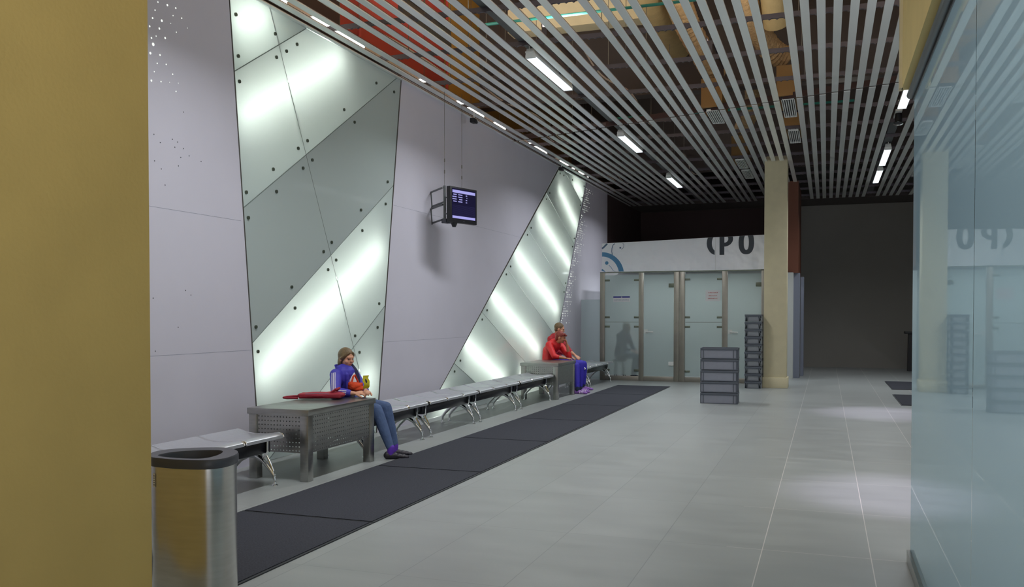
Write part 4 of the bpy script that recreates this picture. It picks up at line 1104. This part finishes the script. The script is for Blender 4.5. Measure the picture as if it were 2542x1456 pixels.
def person(loc, label, J, sz, mats, hair, face_dir, sleeve=1.0, voxel=.006, hands=None, group=None, tz=0, back_legs=True):
    """J: dict of joints, world coordinates"""
    t = empty('person', loc, label=label, cat='person', group=group)
    O = V(loc); j = {k: V(v) - O + V((0, 0, .022 if k in ('pelvis', 'hipR', 'hipL') else 0)) for k, v in J.items()}
    R = frame(face_dir); s = sz
    ctr = (j['shR'] + j['shL'])/2
    b = MB()
    head_mesh(b, j['head'], R, s)
    b.chain([(j['head'] + R @ V((0, -.02*s, -.07*s)), .046*s), (j['neck'], .048*s), (ctr, .060*s)])
    b.limb(j['shR'], j['shL'], .048*s, .048*s); b.limb(ctr, j['chest'], .10*s, .11*s); b.limb(j['chest'], j['pelvis'], .105*s, .115*s)
    for sd in 'RL':
        b.chain([(j['sh'+sd], .048*s), (j['el'+sd], .036*s), (j['wr'+sd], .024*s)])
        b.chain([(j['hip'+sd], .072*s), (j['kn'+sd], .052*s), (j['an'+sd], .034*s)])
        b.limb(j['pelvis'], j['hip'+sd], .1*s, .08*s)
        h = (hands or {}).get(sd)
        fd = (j['wr'+sd] - j['el'+sd]).normalized()
        if h: hand_mesh(b, j['wr'+sd] + fd*.01, h[0], h[2], h[1], s, h[3])
        else: hand_mesh(b, j['wr'+sd] + fd*.01, fd, 1 if sd == 'R' else -1, V((0, 0, 1)), s, .5)
    body = remeshed(b, 'body', mats['skin'], t, voxel, 3)
    face_bits(t, j['head'], R, s)
    # top
    c = MB()
    c.limb(j['shR'], j['shL'], .064*s, .064*s); c.limb(ctr, j['chest'], .125*s, .130*s); c.limb(j['chest'], j['pelvis'], .128*s, .135*s)
    c.limb(j['shR'], j['chest'], .07*s, .10*s); c.limb(j['shL'], j['chest'], .07*s, .10*s)
    c.limb(j['pelvis'] + V((0, 0, .02)), (j['hipR'] + j['hipL'])/2 + V((0, 0, .02)), .13*s, .12*s)
    for sd in 'RL':
        e = j['el'+sd]; w_ = e.lerp(j['wr'+sd], sleeve)
        c.chain([(j['sh'+sd], .066*s), (e, .054*s), (w_, .042*s)])
    c.limb(j['neck'] + V((0, 0, -.02)), ctr, .058*s, .09*s)
    top = remeshed(c, mats.get('top_name', 'jacket'), mats['top'], t, voxel*1.1, 4)
    c = MB()
    c.limb(j['pelvis'] + V((0, 0, -.03)), (j['hipR'] + j['hipL'])/2, .122*s, .115*s)
    for sd in 'RL': c.chain([(j['hip'+sd], .092*s), (j['hip'+sd].lerp(j['kn'+sd], .5), .080*s), (j['kn'+sd], .066*s), (j['kn'+sd].lerp(j['an'+sd], .35), .064*s), (j['kn'+sd].lerp(j['an'+sd], .93), .046*s)])
    remeshed(c, 'trousers', mats['legs'], t, voxel*1.1, 4)
    for sd in 'RL':
        a_, q = j['an'+sd], j['toe'+sd]; f = (q - a_); f.z = 0; f.normalize(); zb = -O.z
        base = V((a_.x, a_.y, zb))
        c = MB(); c.limb(a_ + V((0, 0, .02)), base + V((0, 0, .05)) - f*.005, .040*s, .038*s, 12)
        sk_ = remeshed(c, 'sock', mats['sock'], t, voxel, 2)
        c = MB(); r_ = f.cross(V((0, 0, 1)))
        for k in range(6):
            u = k/5; hh = (.045, .042, .038, .032, .028, .022)[k]*s; wd = (.034, .036, .038, .043, .042, .030)[k]*s
            c.ball(base + f*(-.045 + u*.22)*s + V((0, 0, hh*.95)), (wd, wd, hh), 12, 8)
            if k: c.limb(base + f*(-.045 + (u-.2)*.22)*s + V((0, 0, hh)), base + f*(-.045 + u*.22)*s + V((0, 0, hh*.95)), hh*.95, hh*.9, 10)
        sh_ = remeshed(c, 'shoe', mats['shoe'], t, voxel*.9, 3)
        if mats.get('stripe'):
            c = MB()
            for u in (.06, .09, .12):
                p = base + f*u*s; c.tube([p + r_*.042*s + V((0, 0, .015)), p + r_*.036*s + V((0, 0, .045)), p + r_*.012*s + V((0, 0, .062))], .005, 6); c.tube([p - r_*.042*s + V((0, 0, .015)), p - r_*.036*s + V((0, 0, .045)), p - r_*.012*s + V((0, 0, .062))], .005, 6)
            c.build('shoe_stripes', 'white_cloth', sh_)
    hair(t, j, R, s)
    return t, j, R, top
# --- the child in the blue jacket
def hair_child(t, j, R, s):
    h = MB(); c = j['head']; P_ = lambda x, y, z: c + R @ V((x*s, y*s, z*s)); R4 = R.to_4x4()
    h.ball(P_(0, -.020, .026), (.082*s, .098*s, .094*s), 24, 16, M_=R4)
    h.ball(P_(0, -.050, -.040), (.070*s, .056*s, .080*s), 18, 12, M_=R4)
    for sx in (-1, 1):
        h.chain([(P_(.020*sx, .066, .074), .014*s), (P_(.052*sx, .052, .050), .016*s), (P_(.070*sx, .028, .018), .014*s), (P_(.078*sx, -.002, -.006), .013*s)], 10)
        h.ball(P_(.070*sx, -.030, -.045), (.018*s, .030*s, .055*s), 10, 8, M_=R4)
    remeshed(h, 'hair', 'hair_brown', t, .005, 3)
    b = MB(); q = [P_(-.055, -.04, -.08), P_(-.055, .035, -.13), P_(-.03, .095, -.17), P_(-.01, .115, -.22), P_(.0, .125, -.28)]
    for k in range(len(q)-1):
        for f_ in (.0, .5): b.ball(q[k].lerp(q[k+1], f_), (.019*s, .019*s, .024*s), 10, 8)
    b.chain([(p, .014*s) for p in q]); remeshed(b, 'braid', 'hair_brown', t, .005, 2)
G = dict(head=(-4.80, 8.245, 1.045), neck=(-4.825, 8.24, .945), shR=(-4.835, 8.085, .875), shL=(-4.80, 8.375, .875), chest=(-4.85, 8.26, .76), pelvis=(-4.88, 8.32, .56),
         elR=(-4.765, 7.965, .705), wrR=(-4.575, 8.005, .695), elL=(-4.66, 8.36, .70), wrL=(-4.50, 8.13, .71),
         hipR=(-4.86, 8.27, .525), hipL=(-4.84, 8.43, .525), knR=(-4.455, 8.27, .505), knL=(-4.43, 8.43, .515), anR=(-4.27, 8.235, .10), anL=(-4.33, 8.44, .10), toeR=(-4.05, 8.33, .03), toeL=(-4.12, 8.53, .03))
child, cj, cR, ctop = person((-4.87, 8.32, 0), 'child in blue striped tracksuit jacket and jeans sitting with arms on the near table', G, .93,
    dict(skin='skin', top='blue_jacket', legs='jeans', sock='purple_sock', shoe='black_shoe'), hair_child, (.90, -.34, -.16), sleeve=.70, voxel=.0055,
    hands=dict(R=((.9, .15, .12), (-.1, -.4, .9), 1, .8), L=((.55, -.75, .15), (.3, .3, .9), -1, .8)))
bR = frame((.96, -.10, 0))
# jacket details: collar, open front, sleeve stripes
O = V(child.location)
def W(p): return V(p) - O
c = MB(); nk = cj['neck']; 
ring_ = []
for k in range(15):
    a = -PI*.86 + k/14*PI*1.72
    ring_.append(nk + bR @ V((math.sin(a)*.080, -math.cos(a)*.075 + .0, -.055 + .03*math.cos(a))))
vs = [p for p in ring_] + [p + V((0, 0, .062)) + (p - nk).normalized()*.022 for p in ring_]
n = len(ring_); c.add(vs + [v + (v - nk).normalized()*.006 for v in vs], [(i, i+1, n+i+1, n+i) for i in range(n-1)] + [(2*n+i, 3*n+i, 3*n+i+1, 2*n+i+1) for i in range(n-1)] + [(n+i, n+i+1, 3*n+i+1, 3*n+i) for i in range(n-1)] + [(0, n, 3*n, 2*n), (n-1, 3*n-1, 4*n-1, 2*n-1)])
c.build('collar', 'blue_jacket', ctop)
c = MB(); c.chain([(nk + bR @ V((0, .045, -.04)), .045), (cj['chest'] + bR @ V((.01, .105, .10)), .052), (cj['chest'] + bR @ V((.015, .125, .0)), .052), (cj['chest'] + bR @ V((.01, .12, -.08)), .05)]); remeshed(c, 'shirt', 'white_cloth', child, .006, 3)
c = MB(); q = cj['chest']; c.chain([(nk + bR @ V((-.075, .045, .02)), .020), (nk + bR @ V((-.085, .085, -.05)), .030), (q + bR @ V((-.075, .125, .06)), .034), (q + bR @ V((-.065, .14, -.03)), .028)]); remeshed(c, 'jacket_lapel', 'navy', ctop, .006, 2)
c = MB(); c.chain([(nk + bR @ V((.066, .045, -.01)), .016), (nk + bR @ V((.072, .085, -.07)), .022), (q + bR @ V((.078, .112, .05)), .024), (q + bR @ V((.075, .12, -.06)), .022)]); remeshed(c, 'jacket_lapel', 'blue_jacket', ctop, .006, 2)
# stripes follow the outer side of the right sleeve
from mathutils.bvhtree import BVHTree
def drape(pts_a, pts_b, offs, side, top_ob, name, mtl, rad=.005):
    dg = bpy.context.evaluated_depsgraph_get(); tree = BVHTree.FromPolygons([v.co for v in top_ob.data.vertices], [p.vertices for p in top_ob.data.polygons])
    for o_ in offs:
        pp = []
        for p in pts_a:
            st = p + side*.25 + V(o_)
            hit = tree.ray_cast(st, -side, .5)
            if hit[0] is not None: pp.append(hit[0] + side*.0015)
        if len(pp) > 2:
            MB().tube(pp, rad, 6).build(name, mtl, top_ob)
sideR = V((.12, -1, .18)).normalized()
path = []
for k in range(14): path.append(cj['shR'].lerp(cj['elR'], k/13*.98) + V((0, 0, .015*(1-k/13))))
for k in range(1, 9): path.append(cj['elR'].lerp(cj['wrR'], k/8*.66))
for d_ in (-.016, 0, .016):
    pass
dirs = []
for o_ in (-.017, 0.0, .017):
    pa = []
    for i, p in enumerate(path):
        tdir = (path[min(i+1, len(path)-1)] - path[max(i-1, 0)]).normalized(); pr_ = tdir.cross(sideR).normalized()
        pa.append(p + pr_*o_)
    drape(pa, None, [(0, 0, 0)], sideR, ctop, 'sleeve_stripe', 'white_cloth', .0045)
# orange bag held against the chest, wrapper in the hands
b = MB(); bc_ = V((-4.64, 8.14, .762)); ob = empty('shoulder_bag', bc_, label='orange-red bag held on the lap against the white shirt', cat='bag')
b.ball((0, 0, -.01), (.07, .095, .050)); b.ball((.03, .03, -.035), (.06, .10, .035)); b.limb((-.01, -.07, .02), (.03, .07, -.01), .030, .028); b.limb((.03, -.05, 0), (.05, .05, .015), .022, .018); remeshed(b, 'bag_body', 'orange', ob, .006, 2)
b = MB(); b.tube([(0, -.07, .03), (.0, -.03, .10), (-.01, .02, .11), (0, .08, .02)], .010, 8); b.build('strap', 'orange', ob)
wp = empty('snack_wrapper', (-4.46, 8.04, .745), label='bright yellow snack wrapper held up in both hands', cat='wrapper')
b = MB(); pts = []
vs = []; nW = 8
for k in range(nW + 1):
    z = k/nW*.135; w2 = .026 + .004*math.sin(k*1.7); th = .004 + .011*math.sin(PI*k/nW)
    cx_ = .012*math.sin(k*.7)
    for x, y in ((-w2, -th), (0, -th*1.4), (w2, -th), (w2, th), (0, th*1.4), (-w2, th)): vs.append((x*.75 + cx_ + z*.12, x*.66 + y, z))
fs = [(i*6+k, i*6+(k+1) % 6, (i+1)*6+(k+1) % 6, (i+1)*6+k) for i in range(nW) for k in range(6)] + [tuple(reversed(range(6))), tuple(nW*6+k for k in range(6))]
b.add(vs, fs); wo = b.build('foil_pack', 'yellow_pack', wp)
b = MB(); b.box((.008, -.012, .05), (.018, -.018, .10)); b.ball((.012, -.012, .075), (.016, .008, .02), 10, 8); b.build('printed_patch', 'ink', wo)

# --- two people in red behind the farther table
def hair_cap(col, peak):
    def f_(t, j, R, s):
        h = MB(); c = j['head']; P_ = lambda x, y, z: c + R @ V((x*s, y*s, z*s)); R4 = R.to_4x4()
        h.ball(P_(0, -.020, .034), (.082*s, .094*s, .086*s), 20, 12, M_=R4)
        if peak: h.limb(P_(-.04, .055, .062), P_(.04, .055, .062), .030*s, .030*s, 10); h.ball(P_(0, .085, .055), (.045*s, .035*s, .018*s), 12, 8, M_=R4); h.ball(P_(0, -.06, -.03), (.064*s, .045*s, .06*s), 14, 10, M_=R4)
        else: h.ball(P_(0, -.05, -.02), (.066*s, .048*s, .055*s), 14, 10, M_=R4)
        remeshed(h, 'hair', col, t, .007, 3)
    return f_
A = dict(head=(-4.80, 16.28, 1.075), neck=(-4.87, 16.31, .975), shR=(-5.00, 16.17, .930), shL=(-4.88, 16.50, .925), chest=(-5.06, 16.38, .80), pelvis=(-5.10, 16.50, .58),
         elR=(-4.86, 16.05, .715), wrR=(-4.66, 16.09, .685), elL=(-4.66, 16.38, .70), wrL=(-4.685, 16.32, .93),
         hipR=(-5.02, 16.42, .54), hipL=(-5.0, 16.60, .54), knR=(-4.52, 16.40, .53), knL=(-4.48, 16.60, .55), anR=(-4.46, 16.26, .10), anL=(-4.48, 16.55, .10), toeR=(-4.26, 16.24, .03), toeL=(-4.28, 16.52, .03))
pa_, ja_, Ra_, ta_ = person((-5.08, 16.5, 0), 'person with auburn hair in bright red jacket leaning chin on one hand', A, 1.0,
    dict(skin='skin2', top='red_jacket', legs='blue_trousers', sock='dark_cloth', shoe='purple_shoe', stripe=True), hair_cap('hair_red', True), (.96, .12, -.22), sleeve=.35, voxel=.008,
    hands=dict(L=((-.15, -.15, .9), (.8, .2, .2), 1, 1.1), R=((.95, .1, -.05), (0, 0, 1), 1, .4)))
B = dict(head=(-5.03, 16.98, 1.225), neck=(-5.10, 17.0, 1.115), shR=(-5.17, 16.84, 1.02), shL=(-5.08, 17.17, 1.02), chest=(-5.18, 17.02, .86), pelvis=(-5.18, 17.06, .58),
         elR=(-5.02, 16.86, .78), wrR=(-4.80, 16.93, .68), elL=(-4.88, 17.16, .78), wrL=(-4.72, 17.02, .70),
         hipR=(-5.08, 16.98, .54), hipL=(-5.06, 17.14, .54), knR=(-4.60, 16.96, .52), knL=(-4.58, 17.16, .52), anR=(-4.60, 16.90, .10), anL=(-4.58, 17.14, .10), toeR=(-4.40, 16.88, .03), toeL=(-4.38, 17.12, .03))
person((-5.16, 17.05, 0), 'taller person with short fair-brown hair in dark red, seated behind the auburn one', B, 1.04,
    dict(skin='skin', top='red_jacket2', legs='blue_trousers', sock='dark_cloth', shoe='purple_shoe'), hair_cap('hair_short', False), (.94, .2, -.25), sleeve=.3, voxel=.008)
# --- dim figure behind the frosted panel, on a stool
C_ = dict(head=(-4.44, 20.62, 1.20), neck=(-4.47, 20.62, 1.10), shR=(-4.60, 20.48, 1.02), shL=(-4.45, 20.80, 1.02), chest=(-4.55, 20.64, .85), pelvis=(-4.62, 20.66, .56),
          elR=(-4.52, 20.42, .74), wrR=(-4.32, 20.44, .68), elL=(-4.34, 20.82, .74), wrL=(-4.25, 20.7, .66),
          hipR=(-4.56, 20.56, .52), hipL=(-4.54, 20.74, .52), knR=(-4.20, 20.54, .54), knL=(-4.18, 20.74, .54), anR=(-4.28, 20.52, .10), anL=(-4.26, 20.74, .10), toeR=(-4.08, 20.5, .03), toeL=(-4.06, 20.74, .03))
person((-4.62, 20.66, 0), 'blurred dark figure sitting behind the leftmost frosted gate panel', C_, 1.0,
    dict(skin='skin2', top='dark_cloth', legs='dark_cloth', sock='dark_cloth', shoe='black_shoe'), hair_cap('hair_short', False), (.95, -.1, -.3), sleeve=.9, voxel=.01)
st = empty('stool', (-4.62, 20.66, 0), label='dark stool under the blurred figure behind the frosted gate', cat='stool')
MB().lathe((0, 0, .40), [(.16, 0), (.17, .01), (.17, .035), (.15, .05)], 20).build('seat', 'black', st)
for a in range(4):
    an = PI/4 + a*PI/2; MB().tube([(.11*math.cos(an), .11*math.sin(an), .40), (.15*math.cos(an), .15*math.sin(an), 0)], .012, 8).build('leg', 'black', st)
